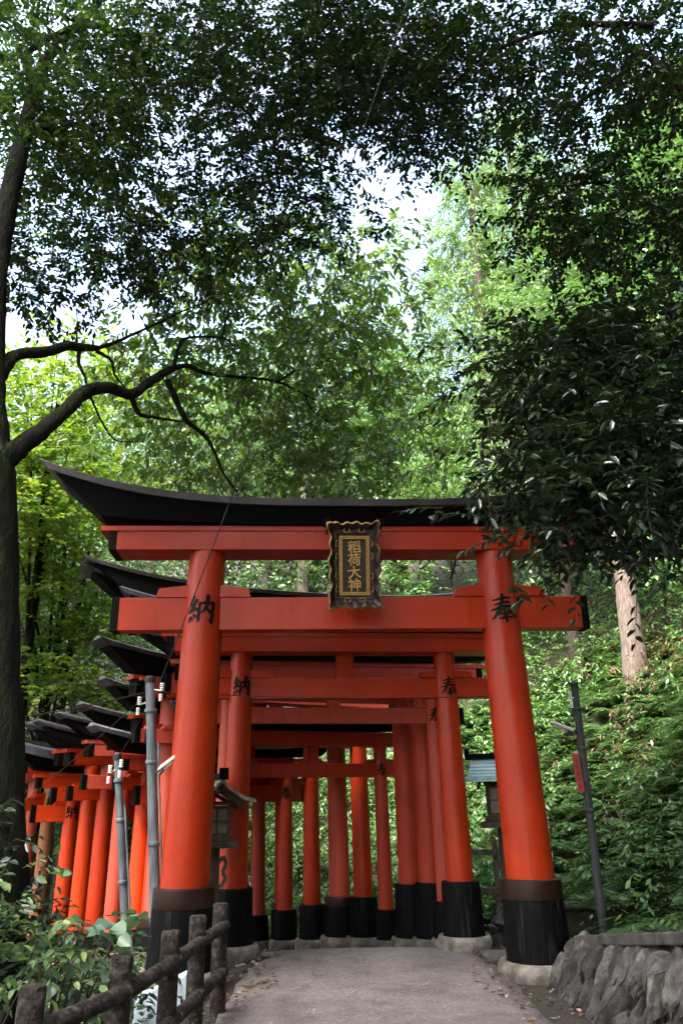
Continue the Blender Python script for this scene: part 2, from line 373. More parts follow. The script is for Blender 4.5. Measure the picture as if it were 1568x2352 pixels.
def crown_regions(rng, regs, sub=.38, per=14, extra=None, **kw):
    """regs: (px x, px y, rx, ry, Y0, Y1, number of leaf clusters) - each cluster is a ball of leafy twigs in the air"""
    c = []
    for (x, y, rx, ry, y0, y1, n) in regs:
        a = rng.uniform(0, 2 * math.pi, n); r = np.sqrt(rng.uniform(0, 1, n))
        c.append(Pn(x + rx * r * np.cos(a), y + ry * r * np.sin(a), rng.uniform(y0, y1, n)))
    if extra is not None: c.append(extra)
    return clusters(rng, np.concatenate(c), sub, per, **kw)
def clusters(rng, c, sub=.38, per=14, tl=(.18, .42), n=9, llen=.085, lw=.036, droop=.25, hang=.35, spread=.8, flat=.55):
    m = len(c); cc = np.repeat(c, per, 0)
    off = rng.normal(0, 1, (m * per, 3)) * np.array([1, 1, flat]) * sub * .55
    dr = off * .8 + rng.normal(0, .5, (m * per, 3)) * np.array([1, 1, .45]) * sub
    return sprays(rng, cc + off, dr, rng.uniform(*tl, m * per), n, llen, lw, droop, hang, spread)
def foliage(name, sp, mat, parent, twigs=True, r0=.004, fold=.18, curl=0, hexa=True):
    p, d, nr, ln, w, (a, b, e) = sp
    o = np_mesh(name, *leaf_geo(p, d, nr, ln, w, fold, hexa, curl), mat, parent)
    if twigs: np_mesh('twigs', *twig_geo(a, b, e, r0), BARK_TWIG, parent)
    return o
def limb(name, pts, rad, mat, parent, n=10, seg=6, seed=0, wig=.0):
    q = catmull(pts, seg); m = len(q)
    rs = np.interp(np.linspace(0, len(pts) - 1, m), np.arange(len(pts)), rad)
    rg = np.random.default_rng(seed)
    q = [a + rg.normal(0, 1, 3) * r * wig for a, r in zip(q, rs)]
    return MB().tube(q, list(rs), n, True, .16, seed).build(name, mat, parent, smooth=True, angle=80)

# ------------------------------------------------------------------ brush-written characters
NOU = [([(480, 280), (425, 400), (365, 510)], [95, 105, 95]), ([(365, 510), (420, 570), (470, 620)], [90, 95, 70]),
       ([(585, 380), (500, 520), (420, 660), (335, 770)], [95, 105, 110, 100]), ([(330, 790), (430, 720), (520, 680)], [70, 90, 90]), ([(500, 620), (570, 670), (600, 740)], [40, 80, 60]),
       ([(330, 910), (350, 990), (360, 1060)], [60, 72, 80]), ([(395, 880), (430, 950), (450, 1000)], [60, 85, 85]), ([(475, 820), (520, 880), (540, 930)], [60, 92, 90]),
       ([(655, 490), (650, 700), (640, 950), (632, 1060)], [80, 92, 105, 50]), ([(640, 515), (800, 495), (950, 490), (1050, 495), (1085, 540)], [75, 80, 92, 105, 100]),
       ([(1060, 520), (1052, 750), (1045, 950), (1035, 1110)], [110, 110, 112, 60]), ([(1040, 1080), (970, 1010), (900, 965)], [110, 70, 15]),
       ([(890, 265), (885, 400), (870, 560), (810, 690), (700, 805)], [140, 118, 112, 95, 25]), ([(850, 640), (930, 720), (1010, 800)], [55, 90, 90])]
HOU = [([(400, 450), (560, 430), (700, 395), (880, 365), (1040, 380)], [40, 85, 85, 85, 75]), ([(445, 600), (560, 590), (700, 550), (880, 525), (1015, 535)], [40, 85, 80, 85, 70]),
       ([(315, 790), (450, 770), (640, 705), (900, 660), (1110, 675), (1180, 730)], [40, 90, 85, 75, 95, 50]),
       ([(760, 235), (750, 400), (705, 580), (640, 740), (530, 910), (420, 1040), (305, 1130)], [90, 130, 122, 125, 120, 90, 15]),
       ([(850, 690), (960, 780), (1080, 910), (1180, 1010), (1270, 1030)], [50, 95, 115, 120, 30]),
       ([(640, 950), (760, 925), (880, 890), (975, 915)], [40, 65, 65, 55]), ([(560, 1095), (700, 1085), (880, 1040), (1060, 1045)], [40, 80, 75, 65]),
       ([(790, 810), (805, 930), (820, 1080), (825, 1240)], [80, 125, 115, 50])]
def strokes2d(strokes, cx, cy, sc):
    """list of (verts2d, faces) centred on 0, +y up"""
    out = []
    for pts, wid in strokes:
        q = np.array(catmull(pts, 5)); m = len(q)
        ws = np.interp(np.linspace(0, len(pts) - 1, m), np.arange(len(pts)), wid) * .5
        t = np.gradient(q, axis=0); t /= np.linalg.norm(t, axis=1, keepdims=True); nn = np.stack([-t[:, 1], t[:, 0]], 1)
        a = q + nn * ws[:, None]; b = q - nn * ws[:, None]
        s0 = q[0] - t[0] * ws[0] * .45; s1 = q[-1] + t[-1] * ws[-1] * .45
        v = np.concatenate([a, b, [s0], [s1]]); f = [(i, i + 1, m + i + 1, m + i) for i in range(m - 1)] + [(0, m, 2 * m), (m - 1, 2 * m + 1, 2 * m - 1)]
        v = (v - np.array([cx, cy])) * np.array([sc, -sc]); out.append((v, f))
    return out
NOU2 = (NOU, 712, 690, 1 / 890.0); HOU2 = (HOU, 790, 735, 1 / 1020.0)
def char_on_column(ch, size, axis0, axis1, r0, r1, zc, ang, parent):
    """paint a character on a leaning tapered column given by its axis ends"""
    mb = MB(); st, cx, cy, sc = ch
    a0, a1 = Vector(axis0), Vector(axis1)
    for k, (v, f) in enumerate(strokes2d(st, cx, cy, sc)):
        w = []
        for (u, h) in v:
            z = zc + h * size; t = (z - a0.z) / (a1.z - a0.z); c = a0.lerp(a1, t); r = r0 + (r1 - r0) * t + .0035 + .0004 * k
            an = ang + u * size / r; w.append((c.x + r * math.sin(an), c.y - r * math.cos(an), z))
        mb.add(w, f)
    return mb.build('painted_character', INK, parent)

# ------------------------------------------------------------------ torii gates
def torii(label, loc, psi, sb, st, db, dt, Hc, sh=.26, kh=.14, half=None, rise=.24, n0=None, nh=.26, nhalf=None, base_h=.6, base_k=1.42, paint=VERM, beam=None,
          lip=LIP, lipd=None, lipt=.055, strut=True, collar=None, wedge=True, chars=None, csize=.26, face=0, dep=None, footing=True, colL=None, colR=None, shimcap=True, dz=0, cang=0, pw=2.6):
    half = half or st / 2 * 2.15; nhalf = nhalf or st / 2 + .8; n0 = n0 if n0 is not None else Hc - .78; beam = beam or paint
    dep = dep or dt * .95; lipd = lipd or dt * 1.55
    z0 = gz(*loc) if len(loc) == 2 else loc[2]
    T = empty('torii_gate', (loc[0], loc[1], z0 + dz), psi, label, 'torii gate', 'vermilion torii gates along the path')
    P_ = pw
    for s, ch, cm in ((-1, NOU2, colL), (1, HOU2, colR)):
        a0 = Vector((s * sb / 2, 0, 0)); a1 = Vector((s * st / 2, 0, Hc))
        def ax(z): return a0.lerp(a1, z / Hc)
        zs = [base_h * .6 + (Hc + .01 - base_h * .6) * k / 14 for k in range(15)]
        col = MB().tube([ax(z) for z in zs], [(db + (dt - db) * z / Hc) / 2 for z in zs], 40).build('column', cm or paint, T, smooth=True, angle=60)
        rb = db * base_k / 2
        b = ax(0); bt = ax(base_h)
        def stave(an): return 1 - .012 * (abs(math.sin(an * 9)) < .18)
        m = MB().lathe([(rb * 1.06, -.25), (rb * 1.05, .02), (rb * 1.0, base_h * .5), (rb * .97, base_h - .02), (rb * .95, base_h), (db / 2 * .9, base_h + .004)], 72, (0, 0, 0), stave)
        m.v = [(x + b.x + (bt.x - b.x) * z / base_h, y, z) for (x, y, z) in m.v]
        m.build('foot_sleeve', SLEEVE, col, smooth=True, angle=30)
        if collar:
            MB().lathe([(rb * .99, base_h - collar), (rb * 1.0, base_h - collar + .01), (rb * .985, base_h + .006), (rb * .96, base_h + .012), (db / 2 * .9, base_h + .013)], 48, (bt.x, 0, 0)).build('collar', COLLAR, col, smooth=True, angle=40)
        if footing:
            ri, ro, fh = rb * 1.0, rb * 1.36, .12
            pr = [(ri, .0), (ri + .01, fh * .8), (ri + (ro - ri) * .3, fh), (ri + (ro - ri) * .7, fh * .95), (ro * .98, fh * .68), (ro, fh * .35), (ro * .97, -.0), (ro * .93, -.2)]
            def seg(an, _s=s): return 1 - .035 * (abs(math.sin(an * 2.5 + _s)) < .055)
            MB().lathe(pr[::-1], 64, (b.x, 0, 0), seg).build('footing_stone', STONE, col, smooth=True, angle=60)
        if chars is not None and (chars == 2 or chars == s):
            char_on_column(ch, csize, a0, a1, db / 2, dt / 2, n0 + nh * .55, cang, col)
    # tie beam
    tb = MB().box((0, 0, n0 + nh / 2), (2 * nhalf, dep * .42, nh)).build('tie_beam', beam, T, bevel=.006)
    for s in (-1, 1):
        MB().box((s * (nhalf + .012), 0, n0 + nh / 2), (.075, dep * .42 + .01, nh + .01)).build('end_cap', BLACK, tb, bevel=.004)
    if wedge:
        zw = n0 + nh; x1 = st / 2 + (sb - st) / 2 * (1 - zw / Hc)
        rr = dt / 2
        for s in (-1, 1):
            for q in (-1, 1):
                xa = s * x1 + q * rr * .8; xb = s * x1 + q * (rr + dt * .78); xc = xb - q * .03; wh = nh * .36; hd = dep * .24
                vv = [(x, y, z) for y in (-hd, hd) for (x, z) in ((xa, zw + .002), (xb, zw + .002), (xc, zw + wh * .78), (xa, zw + wh * 1.05))]
                MB().add(vv, [(0, 1, 2, 3), (7, 6, 5, 4), (0, 4, 5, 1), (1, 5, 6, 2), (2, 6, 7, 3), (3, 7, 4, 0)]).build('wedge', beam, T)
    if strut:
        MB().box((0, 0, (n0 + nh + Hc) / 2), (dt * .8, dep * .36, Hc - n0 - nh - .004)).build('centre_strut', beam, T)
    # upper beam (red)
    shl = half * .755
    ub = MB().box((0, 0, Hc + sh / 2), (2 * shl, dep * .95, sh)).build('upper_beam', beam, T, bevel=.006)
    ub2 = MB().box((0, 0, Hc + sh + .025), (2 * half * .80, dep * 1.02, .05)).build('upper_plank', beam, T)
    if shimcap:
        for s in (-1, 1):
            MB().box((s * (shl + .014), 0, Hc + sh / 2), (.08, dep * .95 + .012, sh + .006)).build('end_cap', BLACK, ub, bevel=.004)
    # black curved lintel and its roof board
    zb = Hc + sh + .052; NU = 34
    def sweep(fx, fz, fy, mat, name, smooth=True):
        v = []; f = []
        for i in range(NU + 1):
            u = -1 + 2 * i / NU
            for (k, yy) in ((0, -1), (1, -1), (1, 1), (0, 1)):
                x = u * fx[k]; v.append((x, yy * fy[k], fz[k](abs(x) / half)))
        for i in range(NU):
            for k in range(4): f.append((i * 4 + k, i * 4 + (k + 1) % 4, i * 4 + 4 + (k + 1) % 4, i * 4 + 4 + k))
        f.append((3, 2, 1, 0)); f.append(tuple(NU * 4 + k for k in range(4)))
        return MB().add(v, f).build(name, mat, T, smooth=True, angle=35, bevel=.004)
    top = lambda t: zb + kh + rise * t ** P_
    sweep((half * .80, half * .95), (lambda t: zb + rise * .42 * t ** P_, top), (dep * .62, lipd * .43), BLACK, 'top_lintel')
    sweep((half * .965, half * 1.0), (lambda t: top(t) + .003, lambda t: top(t) + lipt), (lipd * .5, lipd * .52), lip, 'roof_board')
    # low ridge so that the roof sheds water
    sweep((half * .995, half * .995), (lambda t: top(t) + lipt + .002, lambda t: top(t) + lipt + .05), (lipd * .4, lipd * .08), lip, 'roof_ridge')
    return T

def at_R(Rp, psi, s): return (Rp[0] - s / 2 * math.cos(psi), Rp[1] - s / 2 * math.sin(psi))
def at_L(Lp, psi, s): return (Lp[0] + s / 2 * math.cos(psi), Lp[1] + s / 2 * math.sin(psi))
def atLpx(px, py, Y, psi, s): q = P(px, py, Y); return at_L((q.x, q.y), psi, s)

G1 = torii('largest front vermilion torii, with the gold lettered plaque hanging between its beams', (.10, 7.7, .04), R(3.5), 3.17, 2.99, .455, .37, 3.87, sh=.20, kh=.155, half=3.2, rise=.44,
           n0=3.07, nh=.33, nhalf=2.36, base_h=.76, base_k=1.22, lipd=.74, lipt=.075, strut=False, pw=3.0, collar=.15, chars=2, csize=.30, colR=VERM_WORN, dep=.40)
torii('second torii, framed inside the front one, with characters on both columns and a centre strut', (.0, 9.05, .04), R(7), 2.44, 2.38, .30, .25, 3.08, sh=.17, kh=.13, half=2.62, rise=.33,
      n0=2.56, nh=.235, nhalf=1.78, base_h=.63, chars=2, csize=.225, dep=.3, colL=VERM, cang=.1)
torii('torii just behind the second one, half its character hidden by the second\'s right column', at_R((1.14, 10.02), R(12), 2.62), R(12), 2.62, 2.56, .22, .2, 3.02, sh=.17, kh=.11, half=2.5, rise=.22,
      n0=2.50, nh=.19, nhalf=1.62, base_h=.5, paint=VERM_SHEEN, beam=VERM_SHEEN, chars=1, csize=.2)
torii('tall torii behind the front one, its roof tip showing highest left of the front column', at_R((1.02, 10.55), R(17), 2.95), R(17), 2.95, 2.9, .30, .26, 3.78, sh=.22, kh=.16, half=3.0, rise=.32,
      n0=2.95, nh=.24, nhalf=1.85, base_h=.72, paint=VERM_INNER, base_k=1.36)
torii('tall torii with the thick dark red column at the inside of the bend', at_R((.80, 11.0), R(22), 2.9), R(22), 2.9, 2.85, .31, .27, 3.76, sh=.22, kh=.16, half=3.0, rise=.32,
      n0=2.98, nh=.24, nhalf=1.85, base_h=.72, paint=VERM_INNER, base_k=1.36)
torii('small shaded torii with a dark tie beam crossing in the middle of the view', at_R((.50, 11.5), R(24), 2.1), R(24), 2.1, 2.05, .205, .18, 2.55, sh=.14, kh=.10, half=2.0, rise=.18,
      n0=2.14, nh=.18, nhalf=1.35, base_h=.47, paint=VERM_INNER, chars=1, csize=.19, lip=LIP_PALE, lipt=.05, cang=-.2)
torii('pink sheened torii with a character on its column above the dark tie beam', at_R((.21, 11.9), R(32), 2.8), R(32), 2.8, 2.7, .28, .24, 3.15, sh=.2, kh=.15, half=2.5, rise=.22,
      n0=2.58, nh=.17, nhalf=1.8, base_h=.6, paint=VERM, beam=VERM_SHEEN, chars=1, csize=.2, cang=-.3)
torii('pink sheened torii with the broadest column of the middle row', at_R((-.12, 12.15), R(37), 2.8), R(37), 2.8, 2.7, .31, .27, 3.2, sh=.2, kh=.15, half=2.45, rise=.22,
      n0=2.62, nh=.17, nhalf=1.8, base_h=.6, paint=VERM_SHEEN, collar=.1)
torii('vermilion torii with a chipped foot sleeve between a pale and a dark column', at_R((-.53, 12.5), R(38), 2.3), R(38), 2.3, 2.25, .26, .23, 2.86, sh=.18, kh=.13, half=2.3, rise=.25,
      n0=2.3, nh=.18, nhalf=1.5, base_h=.55, paint=VERM, base_k=1.5)
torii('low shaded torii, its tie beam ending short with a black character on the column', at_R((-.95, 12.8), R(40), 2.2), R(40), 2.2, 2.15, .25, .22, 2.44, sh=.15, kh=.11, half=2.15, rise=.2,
      n0=2.0, nh=.24, nhalf=1.4, base_h=.5, paint=VERM_INNER, chars=1, csize=.2, lip=LIP_PALE, cang=-.45)
PS = R(37)
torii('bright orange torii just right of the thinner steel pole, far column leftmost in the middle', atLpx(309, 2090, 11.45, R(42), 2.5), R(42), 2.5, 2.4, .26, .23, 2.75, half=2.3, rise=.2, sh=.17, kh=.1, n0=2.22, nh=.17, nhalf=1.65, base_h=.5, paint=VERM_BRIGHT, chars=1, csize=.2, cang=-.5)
torii('pink sheened torii just left of the thinner steel pole', atLpx(258, 2092, 11.7, PS, 2.3), PS, 2.3, 2.25, .23, .21, 2.70, half=2.2, rise=.2, sh=.17, kh=.1, n0=2.26, nh=.19, nhalf=1.7, base_h=.45, paint=VERM_SHEEN, lipd=.28, lipt=.045)
torii('orange torii next to the pink sheened one in the left row', atLpx(218, 2090, 11.95, PS, 2.3), PS, 2.3, 2.25, .26, .23, 2.64, half=2.25, rise=.22, sh=.17, kh=.1, n0=2.16, nh=.19, nhalf=1.65, base_h=.45, paint=VERM, lipd=.28, lipt=.045)
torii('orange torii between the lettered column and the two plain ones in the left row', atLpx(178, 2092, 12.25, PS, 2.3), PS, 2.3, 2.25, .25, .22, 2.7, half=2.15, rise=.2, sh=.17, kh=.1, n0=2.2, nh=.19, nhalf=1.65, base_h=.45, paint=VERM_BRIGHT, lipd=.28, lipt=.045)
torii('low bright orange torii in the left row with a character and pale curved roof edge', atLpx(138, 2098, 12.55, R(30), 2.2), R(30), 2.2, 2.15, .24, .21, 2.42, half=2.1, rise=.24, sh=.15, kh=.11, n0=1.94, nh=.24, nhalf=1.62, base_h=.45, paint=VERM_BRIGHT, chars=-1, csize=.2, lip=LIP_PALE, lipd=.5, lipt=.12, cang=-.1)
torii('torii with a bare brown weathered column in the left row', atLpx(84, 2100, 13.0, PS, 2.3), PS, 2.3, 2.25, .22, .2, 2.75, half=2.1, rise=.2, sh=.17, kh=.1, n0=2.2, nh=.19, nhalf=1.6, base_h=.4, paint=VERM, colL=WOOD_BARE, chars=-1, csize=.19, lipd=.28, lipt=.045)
torii('last torii at the far left, partly behind the leaning tree trunk', atLpx(43, 2105, 13.35, PS, 2.3), PS, 2.3, 2.25, .23, .2, 2.7, half=2.1, rise=.2, sh=.17, kh=.1, n0=2.15, nh=.2, nhalf=1.6, base_h=.4, paint=VERM_SHEEN, lipd=.28, lipt=.045)

# ------------------------------------------------------------------ the plaque on the front gate
def plaque():
    pl = empty('shrine_plaque', (0, 0, 0), 0, 'dark ornate plaque with gold frame and gold characters hanging on the front torii', 'plaque')
    W, H = .275, .455                         # half sizes of the scalloped outer edge
    def outline(n=160):
        pts = []
        for i in range(n):
            t = i / n * 4; side = int(t); q = t - side; a = 2 * q - 1
            wave = .013 * math.sin(q * math.pi * 10) + .008 * math.cos(q * math.pi * 4)
            wave += .02 * abs(a) ** 6
            if side == 0: p = (a * W, -H - wave * .8)
            elif side == 1: p = (W + wave, a * H)
            elif side == 2: p = (-a * W, H + wave * .8)
            else: p = (-W - wave, -a * H)
            pts.append(p)
        return pts
    o = outline(); n = len(o)
    iw, ih = .172, .325
    # flaring frame: from the flat inner rectangle out to the wavy edge that stands nearer the viewer
    inn = []
    for i in range(n):
        t = i / n * 4; side = int(t); q = t - side; a = 2 * q - 1
        inn.append(((a * iw, -ih), (iw, a * ih), (-a * iw, ih), (-iw, -a * ih))[side])
    lay = []
    for k in range(7):
        w = k / 6
        lay.append([(inn[i][0] + (o[i][0] - inn[i][0]) * w, -.02 - .075 * w ** 1.6 - .012 * math.sin(w * 9), inn[i][1] + (o[i][1] - inn[i][1]) * w) for i in range(n)])
    back = [(p[0] * .98, -.045, p[1] * .985) for p in o]; cen = [(p[0], -.002, p[1]) for p in inn]
    v = sum(lay, []) + back + cen; f = []
    for k in range(8):
        for i in range(n): f.append((k * n + i, k * n + (i + 1) % n, (k + 1) * n + (i + 1) % n, (k + 1) * n + i))
    M = {}
    fr = MB().add(v, f).build('flared_frame', PLAQUE, pl, smooth=True, angle=50)
    # gilded rim, segmented
    rim = MB(); e = [(p[0], -.098, p[1]) for p in o]
    for i in range(n):
        j = (i + 1) % n; a, b = e[i], e[j]
        s = 1.045
        rim.add([(a[0] * .985, a[1] - .003, a[2] * .99), (b[0] * .985, b[1] - .003, b[2] * .99), (b[0] * s, b[1] + .012, b[2] * s * .99), (a[0] * s, a[1] + .012, a[2] * s * .99),
                 (a[0] * s, a[1] + .05, a[2] * s * .99), (b[0] * s, b[1] + .05, b[2] * s * .99)], [(0, 1, 2, 3), (3, 2, 5, 4)])
    rim.build('gilded_rim', GOLD_OLD, fr)
    # gold curls
    for (cx, cz, sx, sz) in ((-.085, .375, 1, 1), (.085, .375, -1, 1), (-.085, -.375, 1, -1), (.085, -.375, -1, -1)):
        for q in (-1, 1):
            pts = [(cx + q * (.004 + .032 * math.sin(t)), -.068, cz - sz * .02 * math.cos(t) * 1.0 + sz * .005) for t in np.linspace(0, 2.6, 9)]
            MB().tube(pts, .0042, 6).build('gold_curl', GOLD, fr)
    for s in (-1, 1):
        for cz in (-.26, -.12, .1, .24):
            pts = [(s * (.19 + .022 * math.sin(t)), -.058, cz + .034 * math.cos(t)) for t in np.linspace(0, math.pi, 9)]
            MB().tube(pts, .0034, 6).build('gold_curl', GOLD, fr)
    # inner moulding, two gold lines round a tarnished band
    def ringbox(w, h, t, y, d):
        m = MB()
        m.box((0, y, h - t / 2), (2 * w, d, t)); m.box((0, y, -h + t / 2), (2 * w, d, t))
        m.box((-w + t / 2, y, 0), (t, d, 2 * h - 2 * t - .0004)); m.box((w - t / 2, y, 0), (t, d, 2 * h - 2 * t - .0004)); return m
    ringbox(.172, .325, .008, -.034, .02).build('gold_moulding', GOLD, pl)
    ringbox(.1635, .3165, .017, -.029, .018).build('inner_band', GOLD_OLD, pl)
    ringbox(.146, .299, .008, -.034, .02).build('gold_moulding', GOLD, pl)
    MB().box((0, -.012, 0), (.30, .018, .604)).build('backboard', PLAQUE, pl)
    for i, chx in enumerate('稻荷大神'):
        cv = bpy.data.curves.new('txt', 'FONT'); cv.body = chx; cv.size = .158; cv.align_x = 'CENTER'; cv.align_y = 'CENTER'; cv.offset = .0017; cv.extrude = .003; cv.shear = .0
        to = bpy.data.objects.new('txt', cv); COL.objects.link(to); bpy.context.view_layer.update()
        me = bpy.data.meshes.new_from_object(to.evaluated_get(bpy.context.evaluated_depsgraph_get()))
        COL.objects.unlink(to); bpy.data.objects.remove(to)
        xs = [q.co.x for q in me.vertices]; ys = [q.co.y for q in me.vertices]
        me.transform(Matrix.Translation((-(min(xs) + max(xs)) / 2, -(min(ys) + max(ys)) / 2, 0)))
        me.transform(Matrix.Rotation(R(5), 4, 'Z') @ Matrix.Diagonal((1.0, .92, 1, 1)))
        me.transform(Matrix.Translation((0, -.0255, .205 - .139 * i)) @ Matrix.Rotation(R(90), 4, 'X'))
        me.materials.clear(); me.materials.append(GOLD)
        link(bpy.data.objects.new('gold_character', me), pl)
    for s in (-1, 1):
        MB().box((s * .31, .06, .49), (.07, .22, .07)).box((s * .31, -.02, .41), (.018, .018, .14)).build('hanging_bracket', BLACK, pl, bevel=.004)
    ce, sn = math.cos(R(3.5)), math.sin(R(3.5))
    pl.scale = (.86, .9, .9)
    pl.location = (.10 + sn * .40 - .01, 7.7 - ce * .40, 3.675); pl.rotation_euler = (R(10), 0, R(3.5))
plaque()

# ------------------------------------------------------------------ ground, path
def ground():
    xs = np.unique(np.concatenate([np.arange(-60, -9, 1.5), np.arange(-9, 9, .13), np.arange(9, 60, 1.5), [1.97, 1.99, 2.0]]))
    ys = np.unique(np.concatenate([np.arange(-40, -3, 1.5), np.arange(-3, 20, .14), np.arange(20, 90, 1.5), [7.40, 7.43]]))
    X, Y = np.meshgrid(xs, ys, indexing='ij'); Z = ground_z(X, Y)
    V = np.stack([X, Y, Z], -1).reshape(-1, 3); nx, ny = X.shape
    i = (np.arange(nx - 1)[:, None] * ny + np.arange(ny - 1)[None, :]).ravel()
    tag(np_mesh('ground', V, np.stack([i, i + ny, i + ny + 1, i + 1], 1), SOIL, None, True), kind='structure')
ground()
def path():
    q = np.array(catmull([tuple(p) for p in PC], 14)); t = np.gradient(q, axis=0); t /= np.linalg.norm(t, axis=1, keepdims=True); n = np.stack([t[:, 1], -t[:, 0]], 1)
    hw = 1.17 - .35 * sstep(8.0, 9.8, q[:, 1]); K = 13
    rg = np.random.default_rng(3); wl = rg.normal(0, .012, len(q)); wr = rg.normal(0, .012, len(q))
    V = []
    for k in range(K):
        u = -1 + 2 * k / (K - 1); pp = q + n * ((hw + np.where(u < 0, wl, wr) * abs(u)) * u)[:, None]
        V.append(np.stack([pp[:, 0], pp[:, 1], path_z(pp[:, 0], pp[:, 1]) + .014 * (1 - u * u) + .004], 1))
    V.insert(0, V[0] - np.array([0, 0, .16])); V.append(V[-1] - np.array([0, 0, .16]))
    V = np.stack(V, 0); k, m = V.shape[:2]
    i = (np.arange(k - 1)[:, None] * m + np.arange(m - 1)[None, :]).ravel()
    tag(np_mesh('path', V.reshape(-1, 3), np.stack([i, i + 1, i + m + 1, i + m], 1), PATH), kind='structure')
path()

# ------------------------------------------------------------------ rough stone wall at the right edge
def stone_wall():
    T = empty('stone_wall', (1.7, 6, 0), 0, 'low retaining wall of rough grey pointed stones right of the path', 'stone wall')
    rg = random.Random(11); mb = MB()
    def ico():
        import bmesh
        b = bmesh.new(); bmesh.ops.create_icosphere(b, subdivisions=3, radius=1); v = [w.co.copy() for w in b.verts]; f = [tuple(q.index for q in w.verts) for w in b.faces]; b.free(); return v, f
    iv, jf = ico()
    def face_pt(y, h):            # battered face
        zt = float(np.clip(.70 - .155 * (y - 4.9), .28, 1.1))
        return Vector((1.66 + .30 * h, y, .0 + zt * h))
    y = 2.6; row = 0
    while y < 7.5:
        w = rg.uniform(.10, .16)
        for r_ in range(2):
            h = (.22, .70)[r_] + rg.uniform(-.06, .06); yy = y + (r_ % 2) * w * .5
            c = face_pt(min(yy, 7.45), h)
            sx, sy, sz = rg.uniform(.07, .12), w * rg.uniform(.6, .8), rg.uniform(.15, .25)
            rot = Matrix.Rotation(rg.uniform(-.35, .35), 3, 'X') @ Matrix.Rotation(rg.uniform(-.3, .3), 3, 'Z') @ Matrix.Rotation(R(28), 3, 'Y')
            pl = [(Vector((rg.gauss(0, 1), rg.gauss(0, 1), rg.gauss(0, 1) * .7)).normalized(), rg.uniform(.55, .85)) for _ in range(9)] + [(Vector((0, k_, -.55)).normalized(), .5) for k_ in (-1, 1)]
            vv = []
            for p in iv:
                q = p.copy()
                for nn, dd in pl:
                    e = q.dot(nn)
                    if e > dd: q -= nn * (e - dd)
                q.x *= sx; q.y *= sy; q.z *= sz
                q += Vector((math.sin(p.z * 9 + y * 7), math.sin(p.x * 8 + y), math.sin(p.y * 10))) * .006
                vv.append(c + rot @ q)
            mb.add([(a.x - 1.7, a.y - 6, a.z) for a in vv], jf)
        y += w
    mb.build('facing_stones', ROCK, T)
    # dark core behind the stones
    v = []
    for yy in np.linspace(2, 7.42, 20):
        zt = float(np.clip(.70 - .155 * (yy - 4.9), .28, 1.1))
        v += [(1.70 - 1.7, yy - 6, -.2), (1.97 - 1.7, yy - 6, zt - .01), (2.2 - 1.7, yy - 6, zt - .01), (2.2 - 1.7, yy - 6, -.2)]
    f = [(i * 4 + k, i * 4 + (k + 1) % 4, i * 4 + 4 + (k + 1) % 4, i * 4 + 4 + k) for i in range(19) for k in range(4)] + [(0, 1, 2, 3), (79, 78, 77, 76)]
    MB().add(v, f).build('earth_core', SOIL, T)
    # capping slabs
    yy = 2.2; k = 0
    while yy < 7.3:
        l = rg.uniform(.9, 1.3); l = min(l, 7.42 - yy); c = yy + l / 2; zt = float(np.clip(.70 - .155 * (c - 4.9), .28, 1.1))
        sl = math.atan(-.155)
        o = MB().box((2.12 - 1.7 + rg.uniform(-.02, .02), c - 6, zt + .045), (.42, l - .02, .075), rx=sl).build('capping_slab', SLAB, T, bevel=.012)
        yy += l; k += 1
stone_wall()
tag(MB().box((0, 0, .17), (1.5, .35, .5)).box((0, -.03, .445), (1.54, .42, .05)).build('mossy_wall', MOSSWALL, bevel=.02), 'dark mossy concrete block wall behind the right foot of the front torii', 'low wall').location = (2.75, 9.0, 0)
tag(MB().box((0, 0, .02), (.9, .5, .12)).build('stone_step', SLAB, bevel=.015), 'flat dark stone step beside the right foot of the front torii', 'stone step').location = (1.75, 8.55, .0)
rb_ = MB()
rg = random.Random(5)
for k in range(26):
    x, y = rg.uniform(1.75, 2.6), rg.uniform(9.9, 10.5); 
    rb_.lathe([(.05 * rg.uniform(.6, 1.6), -.05), (.1 * rg.uniform(.7, 1.3), .02), (.09 * rg.uniform(.6, 1.2), .09), (.03, .13)], 7, (x, y, gz(x, y) + rg.uniform(0, .3)), lambda a: 1 + .2 * math.sin(3 * a))
tag(rb_.build('rubble_wall', ROCK), 'short wall of piled rubble stones behind the second torii\'s right column', 'rubble wall')

# ------------------------------------------------------------------ log fence
def fence():
    T = empty('log_fence', (-1.1, 5.3, 0), 0, 'dark bark textured post and rail fence along the left of the path', 'fence')
    posts = [(-1.80, 2.95), (-1.36, 3.8), (-1.17, 4.5), (-1.09, 5.3), (-1.05, 6.0), (-1.0, 6.7)]
    o = Vector((-1.1, 5.3, 0))
    for i, (x, y) in enumerate(posts):
        zt = .785 - .003 * i
        pts = [Vector((x, y, z)) - o for z in (-.4, -.1, .1, .25, .4, .55, .68, zt - .012, zt)]
        MB().tube(pts, [.061, .060, .059, .060, .058, .059, .058, .058, .052], 18, True, .09, i).build('post', LOGC, T, smooth=True, angle=50)
    for i in range(len(posts) - 1):
        a, b = Vector((*posts[i], 0)), Vector((*posts[i + 1], 0))
        for h, dzz in ((.615, .0), (.30, .0)):
            d = (b - a).normalized(); s = Vector((d.y, -d.x, 0)) * .035
            p0 = a + d * .02 + s + Vector((0, 0, h)) - o; p1 = b + d * .06 + s + Vector((0, 0, h)) - o
            pts = [p0.lerp(p1, t) for t in (0, .03, .1, .25, .4, .55, .7, .85, .95, .985, 1)]
            MB().tube(pts, [.034, .040, .041, .042, .040, .042, .041, .041, .040, .036, .024], 14, True, .1, i * 7 + int(h * 10)).build('rail', LOGC, T, smooth=True, angle=50)
fence()
